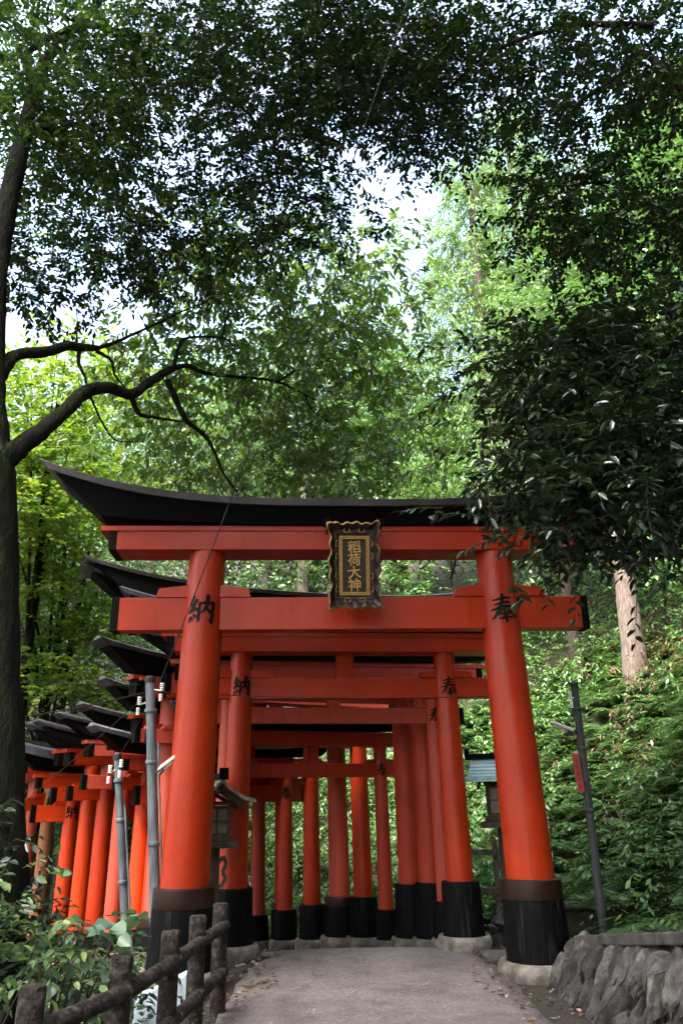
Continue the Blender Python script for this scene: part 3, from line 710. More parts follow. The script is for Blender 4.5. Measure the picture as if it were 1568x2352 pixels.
tag(MB().add([(-.22, -.15, 0), (.22, -.15, 0), (.22, .15, 0), (-.22, .15, 0), (-.2, -.13, .26), (.2, -.13, .42), (.2, .13, .42), (-.2, .13, .26)],
             [(3, 2, 1, 0), (4, 5, 6, 7), (0, 1, 5, 4), (1, 2, 6, 5), (2, 3, 7, 6), (3, 0, 4, 7)]).build('concrete_block', PALEBLUE, bevel=.012),
    'pale blue painted concrete block standing behind the log fence', 'concrete block').location = (-1.52, 7.25, -.2)
st = empty('wooden_stake', (-1.83, 6.6, -.3), 0, 'rotten splintered wooden stake standing in the undergrowth behind the fence', 'stake')
rg = random.Random(2); mb = MB()
for k in range(5): mb.tube([(rg.uniform(-.03, .03), rg.uniform(-.03, .03), 0), (rg.uniform(-.03, .03), rg.uniform(-.03, .03), .3), (rg.uniform(-.04, .04), rg.uniform(-.02, .02), rg.uniform(.5, .72))], [.03, .025, .006], 6, True, .4, k)
mb.build('splintered_post', BARK_MID, st)

# ------------------------------------------------------------------ poles, lamps, wires
def insulator(mb, c, d, s=1):
    c = Vector(c); d = Vector(d).normalized()
    for k in range(4): mb.tube([c + d * (.0 + k * .018) * s, c + d * (.012 + k * .018) * s], [.02 * s, .016 * s], 8)
def utility_pole(base, top, r, label, lamp=None, ins=(), mat=STEEL, conduit=True):
    b, t = Vector(base), Vector(top); d = (t - b)
    T = empty('utility_pole', base, 0, label, 'utility pole')
    MB().tube([d * k for k in (0, .3, .6, .9, 1)], [r, r * .96, r * .92, r * .88, r * .88], 16).build('shaft', mat, T, smooth=True, angle=50)
    MB().lathe([(r * 1.0, -.03), (r * 1.0, .02), (r * .6, .04)], 14, tuple(d)).build('pole_cap', RUBBER, T)
    for k in (.9, .74, .5): MB().lathe([(r * 1.05, -.018), (r * 1.2, -.012), (r * 1.2, .012), (r * 1.05, .018)], 14, tuple(d * k)).build('clamp', mat, T)
    if conduit:
        MB().tube([d * 0 + Vector((r * 1.4, -r * .3, 0)), d * .45 + Vector((r * 1.35, -r * .3, 0)), d * .8 + Vector((r * 1.3, -r * .3, 0))], .011, 8).build('conduit', mat, T, smooth=True)
    for (k, off) in ins:
        m = MB(); c = d * k + Vector(off)
        m.tube([d * k, c], .008, 6); insulator(m, c, (0, 0, 1), 1.1); insulator(m, c + Vector((0, -.03, -.1)), (0, 0, 1), 1.0)
        m.build('insulator', PORC, T)
    if lamp:
        k, dirv, L = lamp; dirv = Vector(dirv).normalized(); p0 = d * k + dirv * (r + .04); p1 = p0 + dirv * L
        lf = MB(); lf.tube([d * k, p0], .012, 8); lf.tube([p0 - Vector((0, 0, .04)), p0 + dirv * .1], .018, 8)
        lf.build('lamp_arm', mat, T)
        n = dirv.cross(Vector((0, 0, 1))).normalized(); u = n.cross(dirv)
        bx = MB(); w, h = .034, .022
        vv = []
        for q in (0, .04, L - .04, L):
            e = .75 if q in (0, L) else 1
            vv += [p0 + dirv * q + n * a * w * e + u * c * h * e for (a, c) in ((-1, -.6), (1, -.6), (1, .3), (.5, 1), (-.5, 1), (-1, .3))]
        bx.add(vv, [(i * 6 + k_, i * 6 + (k_ + 1) % 6, i * 6 + 6 + (k_ + 1) % 6, i * 6 + 6 + k_) for i in range(3) for k_ in range(6)] + [(5, 4, 3, 2, 1, 0), (18, 19, 20, 21, 22, 23)])
        bx.build('lamp_housing', LAMPT, T, bevel=.003)
        MB().tube([p0 + dirv * .05 - u * .02, p1 - dirv * .05 - u * .02], .014, 10).build('lamp_tube', PORC, T, smooth=True)
    return T
pa_t = P(345, 1562, 7.6); pb_t = P(270, 1738, 8.2); pr_t = P(1318, 1574, 8.5)
utility_pole((-1.63, 7.6, -.3), pa_t, .052, 'taller grey steel pole with a tilted strip lamp, left of the front torii', (.70, (.80, -.35, .52), .30), ((.97, (.12, -.03, -.02)), (.93, (-.1, -.03, -.03))))
utility_pole((-2.02, 8.2, -.35), pb_t, .042, 'shorter thin grey steel pole standing before the left row of columns', None, ((.96, (.05, -.06, -.01)), (.95, (-.06, -.06, -.04))))
TR = utility_pole((2.48, 8.5, .1), pr_t, .044, 'dark lamp pole with a strip lamp and red board against the fern bank', (.80, (-.92, -.2, .34), .26), ((.95, (-.08, -.05, -.02)),), DARKPOLE, conduit=False)
sg = empty('red_sign', tuple(P(1327, 1775, 8.42)), R(-3), 'narrow vertical red board with faint dark writing fixed to the right lamp pole', 'sign')
sg.rotation_euler = (0, R(-4), R(-25))
MB().box((0, 0, 0), (.07, .012, .38)).build('board', REDSIGN, sg, bevel=.002)
mk = MB(); rg = random.Random(9)
for k in range(5):
    for j in range(3): mk.box((rg.uniform(-.008, .008), -.0075, .14 - k * .065 - j * .014), (rg.uniform(.015, .034), .001, .004), ry=rg.uniform(-.4, .4))
    mk.box((rg.uniform(-.006, .006), -.0078, .126 - k * .065), (.004, .001, .04))
mk.build('dark_writing', INK, sg)
def wire(label, a, b, sag, r=.006, wig=0, seed=0):
    a, b = Vector(a), Vector(b); n = 40; rg = random.Random(seed)
    pts = [a.lerp(b, i / n) - Vector((0, 0, sag * 4 * (i / n) * (1 - i / n))) + Vector((rg.gauss(0, wig), 0, rg.gauss(0, wig))) for i in range(n + 1)]
    tag(MB().tube(pts, r, 5).build('overhead_wire', RUBBER, smooth=True), label, 'wire', 'cables strung between the poles')
wa = pa_t + Vector((.1, -.05, -.06))
hi = P(992, 10, 4.6); hi2 = hi + (hi - P(925, 300, 5.5)) * 1.5
wire('long thin cable rising from the taller steel pole into the treetops', wa, hi2, .22, .0055, .0, 1)
wire('level cable running from the taller steel pole to the right lamp pole', wa + Vector((0, 0, -.06)), pr_t + Vector((-.08, -.05, -.08)), .06, .0045, 0, 2)
wire('upper of two cables running from the taller pole to the left past the tree', pa_t + Vector((-.1, 0, -.04)), P(-250, 1545, 6.6), .03, .0045, 0, 3)
wire('lower cable crossing the leaning tree trunk towards the taller pole', pa_t + Vector((-.05, 0, -.12)), P(-250, 1680, 6.2), .05, .006, 0, 4)
wire('thin cable slanting from the taller pole down to the left row\'s roofs', pa_t + Vector((-.04, .03, -.14)), P(45, 1850, 9.6), .02, .004, 0, 5)
wire('thin cable slanting from the taller pole down to the shorter pole', pa_t + Vector((0, .03, -.2)), pb_t + Vector((0, -.05, -.04)), .03, .004, 0, 6)

# ------------------------------------------------------------------ lanterns
def lantern(loc, rz, label, roofmat, sc=1.0, bracket=True):
    T = empty('wooden_lantern', loc, rz, label, 'lantern')
    def B(m, c, d, **k): return m.box((c[0] * sc, c[1] * sc, c[2] * sc), (d[0] * sc, d[1] * sc, d[2] * sc), **k)
    B(MB(), (0, 0, .52), (.13, .13, 1.16)).build('post', LWOOD, T, bevel=.008)
    B(B(MB(), (0, 0, 1.13), (.46, .42, .06)), (0, 0, 1.19), (.36, .33, .05)).build('platform', LWOOD, T, bevel=.006)
    lb = MB()
    for sx in (-1, 1):
        for sy in (-1, 1): B(lb, (sx * .135, sy * .125, 1.37), (.035, .035, .30))
    for sy in (-1, 1):
        B(lb, (0, sy * .128, 1.23), (.235, .028, .03)); B(lb, (0, sy * .128, 1.51), (.235, .028, .03)); B(lb, (0, sy * .127, 1.37), (.016, .018, .25)); B(lb, (0, sy * .126, 1.37), (.235, .014, .014))
    for sx in (-1, 1):
        B(lb, (sx * .138, 0, 1.23), (.028, .215, .03)); B(lb, (sx * .138, 0, 1.51), (.028, .215, .03)); B(lb, (sx * .137, 0, 1.37), (.018, .016, .25)); B(lb, (sx * .136, 0, 1.37), (.014, .215, .014))
    box = lb.build('lamp_box', LWOOD, T)
    B(MB(), (0, 0, 1.37), (.24, .215, .26)).build('paper_panes', m_noise('aged_paper_pane', [(.3, (.10, .09, .07)), (.7, (.2, .18, .14))], 5, .6, 0), box)
    # swept gable roof with upturned eaves
    v = []; f = []; n = 10
    for i in range(n + 1):
        u = -1 + 2 * i / n; a = abs(u)
        z = 1.80 - .26 * a ** .8 + .05 * max(0, a - .7) / .3; x = u * .38
        for (yy, dz) in ((-.30, 0), (.30, 0), (.30, -.035), (-.30, -.035)): v.append((x * sc, yy * sc * (1 + .06 * a), (z + dz) * sc))
    for i in range(n):
        for k in range(4): f.append((i * 4 + k, i * 4 + 4 + k, i * 4 + 4 + (k + 1) % 4, i * 4 + (k + 1) % 4))
    f += [(0, 1, 2, 3), (n * 4 + 3, n * 4 + 2, n * 4 + 1, n * 4)]
    roof = MB().add(v, f).build('roof', roofmat, T, smooth=True, angle=30)
    sm = MB()
    for k in range(1, 7):
        for s in (-1, 1):
            u = k / 7.0; z = 1.80 - .26 * u ** .8 + .05 * max(0, u - .7) / .3
            sm.box((s * u * .38 * sc, 0, (z + .004) * sc), (.012 * sc, .60 * sc, .012 * sc))
    sm.build('roof_seam', roofmat, roof)
    B(MB(), (0, 0, 1.825), (.07, .70, .06)).box((0, -.34 * sc, 1.85 * sc), (.10 * sc, .04 * sc, .12 * sc)).box((0, .34 * sc, 1.85 * sc), (.10 * sc, .04 * sc, .12 * sc)).build('ridge', BLACK, roof, bevel=.006)
    ev = MB()
    for sy in (-1, 1):
        for sx in (-1, 1): B(ev, (sx * .17, sy * .19, 1.58), (.36, .03, .04), ry=sx * .5)
    B(ev, (0, 0, 1.55), (.34, .31, .04))
    ev.build('eave_frame', LWOOD, T)
    if bracket:
        m = MB(); pts = [(.07, 0, .95), (.12, 0, 1.0), (.15, 0, .93), (.12, 0, .86), (.15, 0, .8), (.11, 0, .73), (.07, 0, .72)]
        m.tube([(a * sc, b * sc, c * sc) for a, b, c in catmull(pts, 4)], .02 * sc, 8)
        m.build('carved_bracket', MOSSROOF, T, smooth=True)
    return T
lantern((1.80, 9.6, .0), R(72), 'wooden lantern with green copper roof between the front and second torii on the right', COPPER, 1.08)
lantern((-1.36, 8.45, .06), R(24), 'dark wooden lantern with a lichened roof tight behind the front torii\'s left column', MOSSROOF, .93)
mf = empty('mesh_fence', (1.85, 10.9, .1), R(-8), 'low wooden fence with green netting behind the copper roofed lantern', 'fence')
for x in (-.4, .05, .5): MB().box((x, 0, .35), (.07, .07, 1.1)).build('post', BARK_MID, mf)
for z in (.3, .75): MB().box((.05, -.05, z), (1.02, .03, .07)).build('rail', BARK_MID, mf)
nm = MB()
for k in range(20): nm.box((-.43 + k * .05, .03, .38), (.008, .006, .8))
for k in range(16): nm.box((.05, .036, .0 + k * .05), (.96, .006, .008))
nm.build('netting', m_noise('green_net', [(.3, (.02, .14, .04)), (.7, (.03, .22, .06))], 5, .6, 0), mf)

# ------------------------------------------------------------------ the leaning tree at the left edge, with its limbs and drooping leaves
rng = np.random.default_rng(21)
def PP(*l): return [tuple(P(x, y, Y)) for (x, y, Y) in l]
LT = empty('leaning_tree', (-2.1, 5, -.3), 0, 'dark mossy tree at the left edge, its bent limbs spreading drooping leaves above the gate', 'tree')
LT.location = (0, 0, 0)
limb('trunk', [(-2.02, 4.95, -.4)] + PP((-12, 2250, 5), (-4, 1900, 5), (-6, 1500, 5.0), (-14, 1120, 5.0), (-22, 980, 5.0), (-16, 800, 5.05), (-6, 640, 5.1), (14, 500, 5.15), (34, 400, 5.2), (58, 300, 5.3), (75, 230, 5.4), (120, 120, 5.6), (215, 20, 5.9), (290, -90, 6.2)),
     [.23, .17, .155, .145, .15, .12, .085, .078, .075, .08, .07, .06, .05, .04, .03], BARK, LT, 16, 6, 1, .03)
limb('limb', PP((-20, 1075, 5.0), (30, 1040, 5.02), (95, 990, 5.2), (150, 945, 5.4), (195, 902, 5.6), (248, 890, 5.8), (300, 906, 6.0), (340, 880, 6.2), (390, 848, 6.4)), [.10, .08, .064, .058, .056, .051, .047, .042, .038], BARK, LT, 12, 6, 2, .04)
limb('limb', PP((-10, 880, 5.05), (14, 840, 5.1), (40, 815, 5.2), (108, 808, 5.4), (150, 795, 5.6), (182, 797, 5.7), (225, 800, 5.8)), [.055, .05, .046, .044, .042, .038, .026], BARK, LT, 10, 6, 3, .04)
for k, (pts, r0) in enumerate([
    (((388, 850, 6.4), (430, 840, 6.6), (470, 856, 6.8), (545, 866, 7.2), (635, 876, 7.6), (690, 902, 7.9), (735, 925, 8.2)), .028),
    (((384, 872, 6.35), (410, 930, 6.5), (430, 968, 6.6), (470, 1000, 6.8), (494, 1040, 6.9), (512, 1085, 7.0), (545, 1130, 7.1)), .032),
    (((300, 906, 6.0), (318, 948, 6.1), (345, 957, 6.2), (420, 968, 6.5)), .028),
    (((225, 800, 5.8), (255, 790, 5.9), (290, 775, 6.1), (350, 748, 6.3), (420, 715, 6.6), (480, 690, 6.9)), .02),
    (((182, 800, 5.7), (182, 835, 5.7), (196, 868, 5.68), (200, 895, 5.65)), .022),
    (((222, 806, 5.8), (256, 828, 5.85), (264, 862, 5.9), (288, 890, 6.0)), .019),
    (((398, 846, 6.4), (410, 800, 6.5), (432, 776, 6.6), (512, 776, 6.9), (540, 798, 7.0)), .022),
    (((510, 776, 6.9), (522, 720, 7.1), (540, 650, 7.4), (570, 560, 7.8)), .016),
    (((205, 902, 5.65), (230, 960, 5.8), (265, 1010, 5.9), (330, 1015, 6.1)), .012),
    (((640, 876, 7.6), (680, 850, 7.8), (720, 838, 8.0), (775, 820, 8.2)), .014),
    (((700, 905, 7.9), (720, 945, 8.0), (780, 985, 8.2)), .012),
    (((72, 300, 5.35), (110, 300, 5.5), (160, 288, 5.7), (205, 268, 5.9), (245, 222, 6.1)), .032),
    (((176, 790, 5.7), (178, 740, 5.75), (174, 690, 5.8)), .010),
    (((640, 360, 6.6), (700, 370, 6.7), (760, 385, 6.9), (800, 400, 7.0), (860, 402, 7.2)), .016),
    (((60, 120, 5.4), (200, 60, 5.6), (420, 120, 6.0), (560, 250, 6.4), (640, 360, 6.6)), .03)]):
    limb('branch', PP(*pts), [r0 * (1 - .7 * i / (len(pts) - 1)) for i in range(len(pts))], BARK, LT, 8, 5, 30 + k, .06)
droop = crown_regions(rng, [(640, 700, 300, 170, 7.0, 9.2, 120), (520, 860, 300, 140, 7.0, 8.8, 100), (760, 950, 230, 190, 7.6, 9.4, 120), (560, 1040, 260, 100, 7.9, 9.4, 80), (860, 760, 110, 200, 8, 9.6, 55),
    (360, 1000, 130, 80, 7.8, 8.8, 26), (800, 610, 120, 90, 7.4, 9, 30), (480, 620, 170, 120, 6.6, 8.4, 52), (640, 540, 170, 90, 6.8, 8.6, 34), (900, 1060, 70, 80, 8.4, 9.6, 16)],
    sub=.55, per=4, tl=(.14, .32), n=7, llen=.105, lw=.046, droop=.12, hang=.62, spread=.75)
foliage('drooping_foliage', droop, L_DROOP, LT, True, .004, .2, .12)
og = np.random.default_rng(8)
unseen_over_l = np.stack([og.uniform(-8, .5, 420), og.uniform(-7, 4.2, 420), og.uniform(8, 10.6, 420)], 1)  # out-of-view crown added overhead to shade the scene below
side = crown_regions(rng, [(130, 160, 230, 190, 4.8, 6.6, 125), (140, 440, 190, 150, 5.2, 7.0, 85)], sub=.30, per=6, tl=(.14, .34), n=10, llen=.070, lw=.032)
foliage('side_foliage', side, L_TOP, LT, True, .003)
dark = crown_regions(rng, [(420, 120, 220, 150, 4.8, 6.6, 80), (640, 120, 200, 150, 4.8, 6.6, 80), (870, 90, 170, 130, 4.8, 6.4, 80), (480, 340, 230, 120, 5.4, 7.0, 64), (620, 480, 200, 90, 5.8, 7.4, 46),
    (380, 560, 130, 90, 5.6, 7.2, 30), (760, 250, 130, 110, 5.2, 6.8, 40), (940, 250, 80, 90, 5.6, 6.8, 34), (230, 650, 190, 60, 5.8, 7.4, 18), (60, 640, 60, 80, 5.2, 6.4, 14)],
    sub=.30, per=6, tl=(.14, .34), n=10, llen=.070, lw=.032, extra=unseen_over_l)
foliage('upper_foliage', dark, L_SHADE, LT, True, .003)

# tree on the right whose canopy hangs over the top right corner (trunk out of view)
RT = empty('overhanging_tree', (0, 0, 0), 0, 'tree overhanging the top right corner with a dense dark small leaved canopy', 'tree')
limb('trunk', [(4.3, 4.6, 1.5), (4.2, 4.7, 4), (3.9, 4.8, 6.2), (3.5, 4.9, 8), (3.2, 5.0, 9.4)], [.2, .17, .14, .1, .06], BARK, RT, 12, 6, 5)
for k, (pts, r0) in enumerate([(((1700, 330, 5), (1560, 200, 5), (1470, 120, 5.2), (1400, 190, 5.4), (1330, 235, 5.6), (1290, 300, 5.8)), .045), (((1640, 620, 5), (1500, 470, 5.2), (1400, 420, 5.5), (1280, 430, 5.7)), .03),
    (((1500, 60, 5), (1300, 60, 5.2), (1130, 120, 5.5), (1010, 220, 5.8)), .035), (((1220, 260, 5.8), (1160, 310, 5.9), (1100, 345, 6.0)), .015)]):
    limb('branch', PP(*pts), [r0 * (1 - .7 * i / (len(pts) - 1)) for i in range(len(pts))], BARK, RT, 8, 5, 60 + k, .05)
unseen_over_r = np.stack([og.uniform(-.5, 8, 420), og.uniform(-7, 4.2, 420), og.uniform(8, 10.6, 420)], 1)  # unseen leaves added above the right side to block light
rt = crown_regions(rng, [(1400, 330, 250, 300, 4.6, 6.4, 125), (1480, 120, 180, 170, 4.4, 6.0, 60), (1200, 110, 190, 130, 4.8, 6.4, 70), (1040, 160, 110, 130, 5.0, 6.4, 44), (1010, 310, 80, 60, 5.4, 6.6, 24), (1480, 560, 160, 110, 4.6, 6.2, 60), (1250, 470, 90, 90, 5.2, 6.4, 22)],
    sub=.30, per=5, tl=(.14, .34), n=10, llen=.060, lw=.032, extra=unseen_over_r)
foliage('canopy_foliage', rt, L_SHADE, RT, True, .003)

# glossy evergreen on the right bank, in front of the gate's right shoulder
ET = empty('glossy_evergreen', (0, 0, 0), 0, 'glossy dark broad leaved evergreen in front of the right shoulder of the front torii', 'tree')
limb('trunk', [(3.7, 5.6, 1.6), (3.6, 5.5, 2.6), (3.45, 5.4, 3.6), (3.3, 5.4, 4.8), (3.0, 5.4, 5.6)], [.12, .11, .09, .06, .03], BARK, ET, 10, 6, 6)
for k, (pts, r0) in enumerate([(((1720, 1250, 5.4), (1560, 1150, 5.3), (1400, 1120, 5.2), (1250, 1160, 5.1), (1120, 1180, 5.0)), .03), (((1700, 1000, 5.4), (1500, 900, 5.4), (1300, 820, 5.4), (1140, 790, 5.4)), .028),
    (((1660, 1300, 5.4), (1480, 1260, 5.2), (1350, 1265, 5.1), (1260, 1290, 5.0)), .016), (((1160, 860, 5.4), (1152, 940, 5.3), (1158, 1010, 5.3)), .008)]):
    limb('branch', PP(*pts), [r0 * (1 - .75 * i / (len(pts) - 1)) for i in range(len(pts))], BARK, ET, 8, 5, 70 + k, .05)
ev = crown_regions(rng, [(1420, 900, 190, 150, 4.8, 6.2, 70), (1260, 860, 150, 100, 5.0, 6.2, 34), (1400, 1080, 200, 150, 4.6, 6.0, 80), (1235, 1075, 110, 90, 4.8, 5.8, 24), (1470, 1180, 120, 60, 4.6, 5.8, 24), (1290, 1195, 80, 35, 4.9, 5.6, 8), (1530, 760, 80, 90, 4.8, 6.0, 24),
    (1275, 1290, 45, 25, 4.9, 5.4, 3), (1540, 1000, 70, 200, 4.4, 5.6, 40), (1350, 780, 100, 60, 5, 6, 16)],
    sub=.34, per=6, tl=(.16, .36), n=8, llen=.094, lw=.038, droop=.2, hang=.25, spread=.75)
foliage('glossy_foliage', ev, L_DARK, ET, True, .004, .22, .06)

# ------------------------------------------------------------------ yellow-green maples behind the left row
def maple(base, regs, label, n=9, seed=0, lean=0):
    T = empty('maple_tree', base, 0, label, 'tree', 'maples behind the left row of gates')
    rg = np.random.default_rng(seed); c = []
    for (x, y, rx, ry, y0, y1, m) in regs:
        a = rg.uniform(0, 2 * math.pi, m); r = np.sqrt(rg.uniform(0, 1, m)); c.append(Pn(x + rx * r * np.cos(a), y + ry * r * np.sin(a), rg.uniform(y0, y1, m)))
    c = np.concatenate(c) - np.array(base)
    top = c.mean(0)
    limb('trunk', [(0, 0, -.2), (lean * .4, 0, top[2] * .4), (lean + top[0] * .4, top[1] * .4, top[2] * .75), (top[0], top[1], top[2] * 1.05)], [.13, .10, .07, .03], BARK, T, 10, 6, seed)
    for k in range(6):
        e = c[rg.integers(len(c))]; s = np.array([lean + top[0] * .4, top[1] * .4, top[2] * .7]) * rg.uniform(.75, 1)
        limb('branch', [tuple(s), tuple(s * .5 + e * .5 + np.array([0, 0, .15])), tuple(e)], [.04, .025, .008], BARK, T, 6, 5, seed * 9 + k)
    sp = clusters(rg, c, .55, 9, tl=(.2, .5), n=n, llen=.085, lw=.075, droop=.1, hang=.12, flat=.22)
    foliage('layered_foliage', sp, L_MAPLE, T, True, .003, .1)
def on_ground(x, y): return (x, y, gz(x, y) - .1)
maple(on_ground(-5.6, 13.6), [(150, 870, 170, 90, 10.5, 13, 46), (110, 1010, 130, 80, 10.5, 13, 40), (60, 1130, 70, 110, 10.5, 12.5, 30), (330, 870, 70, 60, 11, 13, 12)], 'tall yellow green maple between the leaning tree\'s limbs', 9, 1)
maple(on_ground(-6.0, 15.2), [(110, 1230, 80, 70, 12, 14.5, 34), (60, 1330, 60, 60, 12, 14, 26), (230, 1130, 90, 60, 13, 15, 24), (190, 1420, 90, 60, 13, 14.5, 26)], 'paler maple spreading in flat layers beside the roof tips', 9, 2, .2)
maple(on_ground(-5.2, 14.4), [(100, 1540, 90, 60, 12.2, 14, 22), (240, 1600, 60, 25, 13, 14.2, 9), (300, 1590, 60, 20, 13, 14.2, 8)], 'low bright maple just above the roofs of the left row', 9, 3, -.3)

# ------------------------------------------------------------------ the wood on the slopes
protos = {}
def broad_proto(name, h, r, nleaf, mat, bark, seed, low=.3, size=.17):
    rg = np.random.default_rng(seed); T = bpy.data.objects.new(name, None)
    nc = 95; u = rg.uniform(0, 1, nc); a = rg.uniform(0, 2 * math.pi, nc)
    zz = h * (low + (1 - low) * u); rad = r * np.sqrt(np.clip(1 - ((u - .42) / .6) ** 2, .05, 1)) * np.sqrt(rg.uniform(.15, 1, nc)) * rg.uniform(.75, 1.2, nc)
    c = np.stack([rad * np.cos(a), rad * np.sin(a), zz], 1)
    per = nleaf // nc // 7
    sp = clusters(rg, c, r * .30, per, tl=(.3, .7), n=7, llen=size, lw=size * .5, droop=.2, hang=.35, flat=.6)
    p, d, nr, ln, w, _ = sp
    cm = np_mesh('crown', *leaf_geo(p, d, nr, ln, w, hexa=False), mat)
    tr = limb('trunk', [(0, 0, -.6), (.1, .05, h * .3), (-.05, .1, h * .6), (.05, 0, h * .95)], [h * .016, h * .013, h * .009, h * .002], bark, None, 9, 6, seed)
    bs = []
    for k in range(7):
        e = c[rg.integers(nc)]; s = np.array([0, .05, max(.25 * h, e[2] * .75)])
        bs.append(limb('limb', [tuple(s), tuple((s + e) / 2 + np.array([0, 0, .2])), tuple(e)], [h * .006, h * .004, h * .001], bark, None, 6, 4, seed + k))
    protos[name] = [cm, tr] + bs
    for o in protos[name]: COL.objects.unlink(o)
def cedar_proto(name, h, r, seed):
    rg = np.random.default_rng(seed)
    nb = 240; u = rg.uniform(0.0, 1, nb) ** .72; zz = h * (1.02 - .78 * u); a = rg.uniform(0, 2 * math.pi, nb)
    rad = r * (.18 + .82 * u) * rg.uniform(.5, 1.1, nb)
    c = np.stack([rad * np.cos(a), rad * np.sin(a), zz], 1); per = 11
    cc = np.repeat(c, per, 0); off = rg.normal(0, .22, cc.shape) * np.array([1, 1, 1.3])
    out = np.stack([np.cos(a), np.sin(a), np.zeros(nb)], 1).repeat(per, 0)
    sp = sprays(rg, cc + off, out + rg.normal(0, .5, cc.shape), rg.uniform(.35, .8, len(cc)), 12, .20, .042, .55, .6, .55)
    p, d, nr, ln, w, _ = sp
    cm = np_mesh('crown', *leaf_geo(p, d, nr, ln, w, hexa=False), L_CEDAR)
    k = nb // 9; idx = rg.choice(nb, k, False)
    c2 = np.repeat(c[idx] * np.array([.6, .6, 1]) - np.array([0, 0, .4]), 7, 0)
    sp = sprays(rg, c2 + rg.normal(0, .2, c2.shape), rg.normal(0, .5, c2.shape) - np.array([0, 0, .5]), rg.uniform(.3, .6, len(c2)), 9, .2, .04, .4, .8, .4)
    dm = np_mesh('dead_foliage', *leaf_geo(*sp[:5], hexa=False), L_DEAD)
    tr = limb('trunk', [(0, 0, -.8), (.05, 0, h * .4), (0, .05, h * .75), (0, 0, h)], [h * .018, h * .014, h * .008, .01], BARK_MID, None, 10, 6, seed)
    protos[name] = [cm, dm, tr]
    for o in protos[name]: COL.objects.unlink(o)
broad_proto('broad_a', 10, 2.7, 11500, L_FOREST, BARK_MID, 101)
broad_proto('broad_b', 11, 2.5, 11500, L_FOREST2, BARK_MID, 102, .25, .16)
broad_proto('broad_c', 7, 2.3, 9000, L_FOREST, BARK, 103, .12, .14)
cedar_proto('cedar_a', 16, 2.3, 104)
def plant(kind, x, y, sc, label, group, rz=None, dz=0, name=None):
    T = empty(name or ('cedar_tree' if kind.startswith('cedar') else 'forest_tree'), (x, y, gz(x, y) - .1 + dz), rz if rz is not None else random.uniform(0, 6.28), label, 'tree', group)
    T.scale = (sc, sc, sc * random.uniform(.95, 1.08))
    for o in protos[kind]:
        c = o.copy(); c.parent = T; COL.objects.link(c)
    return T
GF = 'trees of the wooded slope'
rt_ = random.Random(17)
for (x, y, s, k) in [(-5.8, 16.3, .7, 'broad_b'), (-7.6, 15.6, .75, 'broad_b'), (-9.6, 16, .9, 'broad_b'), (-8.6, 17.5, .85, 'broad_a'), (-6.4, 18.6, .8, 'broad_b'), (-4.2, 19.2, .85, 'broad_c'), (-2.0, 20.4, .9, 'broad_b'), (.3, 20.2, .85, 'broad_a'), (2.6, 18.4, .9, 'broad_c'), (5.0, 16.6, .85, 'broad_b')]:
    plant(k, x, y, s, 'leafy green tree of the lower slope, seen just above or between the gates', GF + ', lower row')
for (x, y, s, k) in [(-11.5, 13.5, 1.3, 'broad_a'), (-10, 8.5, 1.35, 'broad_b'), (-14, 24, 1.0, 'broad_a'), (-11.5, 23, .95, 'broad_b'), (-9, 24.5, 1.05, 'broad_a'), (-6.2, 24, 1.05, 'broad_b'), (-3.6, 23.5, 1.1, 'broad_a'), (-1.0, 23, 1.1, 'broad_b'), (1.5, 22, 1.0, 'broad_a'), (7.0, 19, 1.1, 'broad_a'), (9, 17, 1.05, 'broad_b'), (8.2, 14, 1.05, 'broad_a')]:
    plant(k, x, y, s, 'green tree of the middle slope, rising behind the lower trees', GF + ', middle row')
for (x, y, s, k) in [(-17, 31, 1.2, 'broad_b'), (-13, 32, 1.2, 'broad_a'), (-9.5, 31, 1.2, 'broad_b'), (-6, 31, 1.25, 'broad_a'), (-2.5, 31, 1.12, 'broad_b'), (1.0, 31, .8, 'broad_b'), (3.6, 29, .7, 'broad_a'), (10, 26, 1.4, 'broad_b'), (13, 22, 1.4, 'broad_a'), (12, 17, 1.3, 'broad_b'), (12, 12, 1.2, 'broad_a'), (16, 28, 1.5, 'broad_a')]:
    plant(k, x, y, s, 'high green tree along the top of the wooded slope', GF + ', upper row')
plant('cedar_a', 4.3, 19.5, 1.0, 'feathery light green cedar with brown dead clumps, nearest the patch of open sky', None)
plant('cedar_a', 6.6, 22.5, 1.15, 'taller cedar rising behind the first one, under the dark overhanging canopy', None)
plant('cedar_a', 2.0, 24.5, .62, 'thin hazy cedar on the slope just below the patch of open sky', None)
plant('broad_c', 7.4, 14.2, .95, 'bushy light green tree on the right bank behind the glossy evergreen', None)
plant('broad_c', 7.6, 10.2, .9, 'shaded bushy tree on the right bank above the ferns', None)

TY = 12.0
for _ in range(120):                      # walk out to where the bank is high enough for the tree to stand
    tk = P(1462, 1580, TY)
    if gz(tk.x, tk.y) >= tk.z - .05: break
    TY += .05
PT = empty('pale_trunk_tree', (tk.x, tk.y, gz(tk.x, tk.y) - .2), R(0), 'tree with a pale fibrous trunk leaning on the fern bank at the right', 'tree')
zb = 0
e = P(1415, 1200, TY + .4); e2 = P(1395, 1000, TY + .8); zo = PT.location
limb('trunk', [(0, 0, -.4), tuple(Vector((tk.x, tk.y, tk.z)) - zo), tuple(P(1440, 1380, TY + .2) - zo), tuple(e - zo), tuple(e2 - zo), tuple(P(1385, 800, TY + 1.2) - zo)], [k_ * TY / 12 for k_ in (.21, .19, .165, .14, .13, .11)], BARK_PALE, PT, 14, 8, 8, .02)
sp = clusters(rng, np.array([tuple(P(1385 + rng.normal(0, 60), 760 + rng.normal(0, 70), TY + 1 + rng.normal(0, .7)) - zo) for _ in range(46)]), .6, 8, tl=(.3, .6), n=8, llen=.16, lw=.07)
foliage('crown', sp, L_FOREST, PT, False, hexa=False)
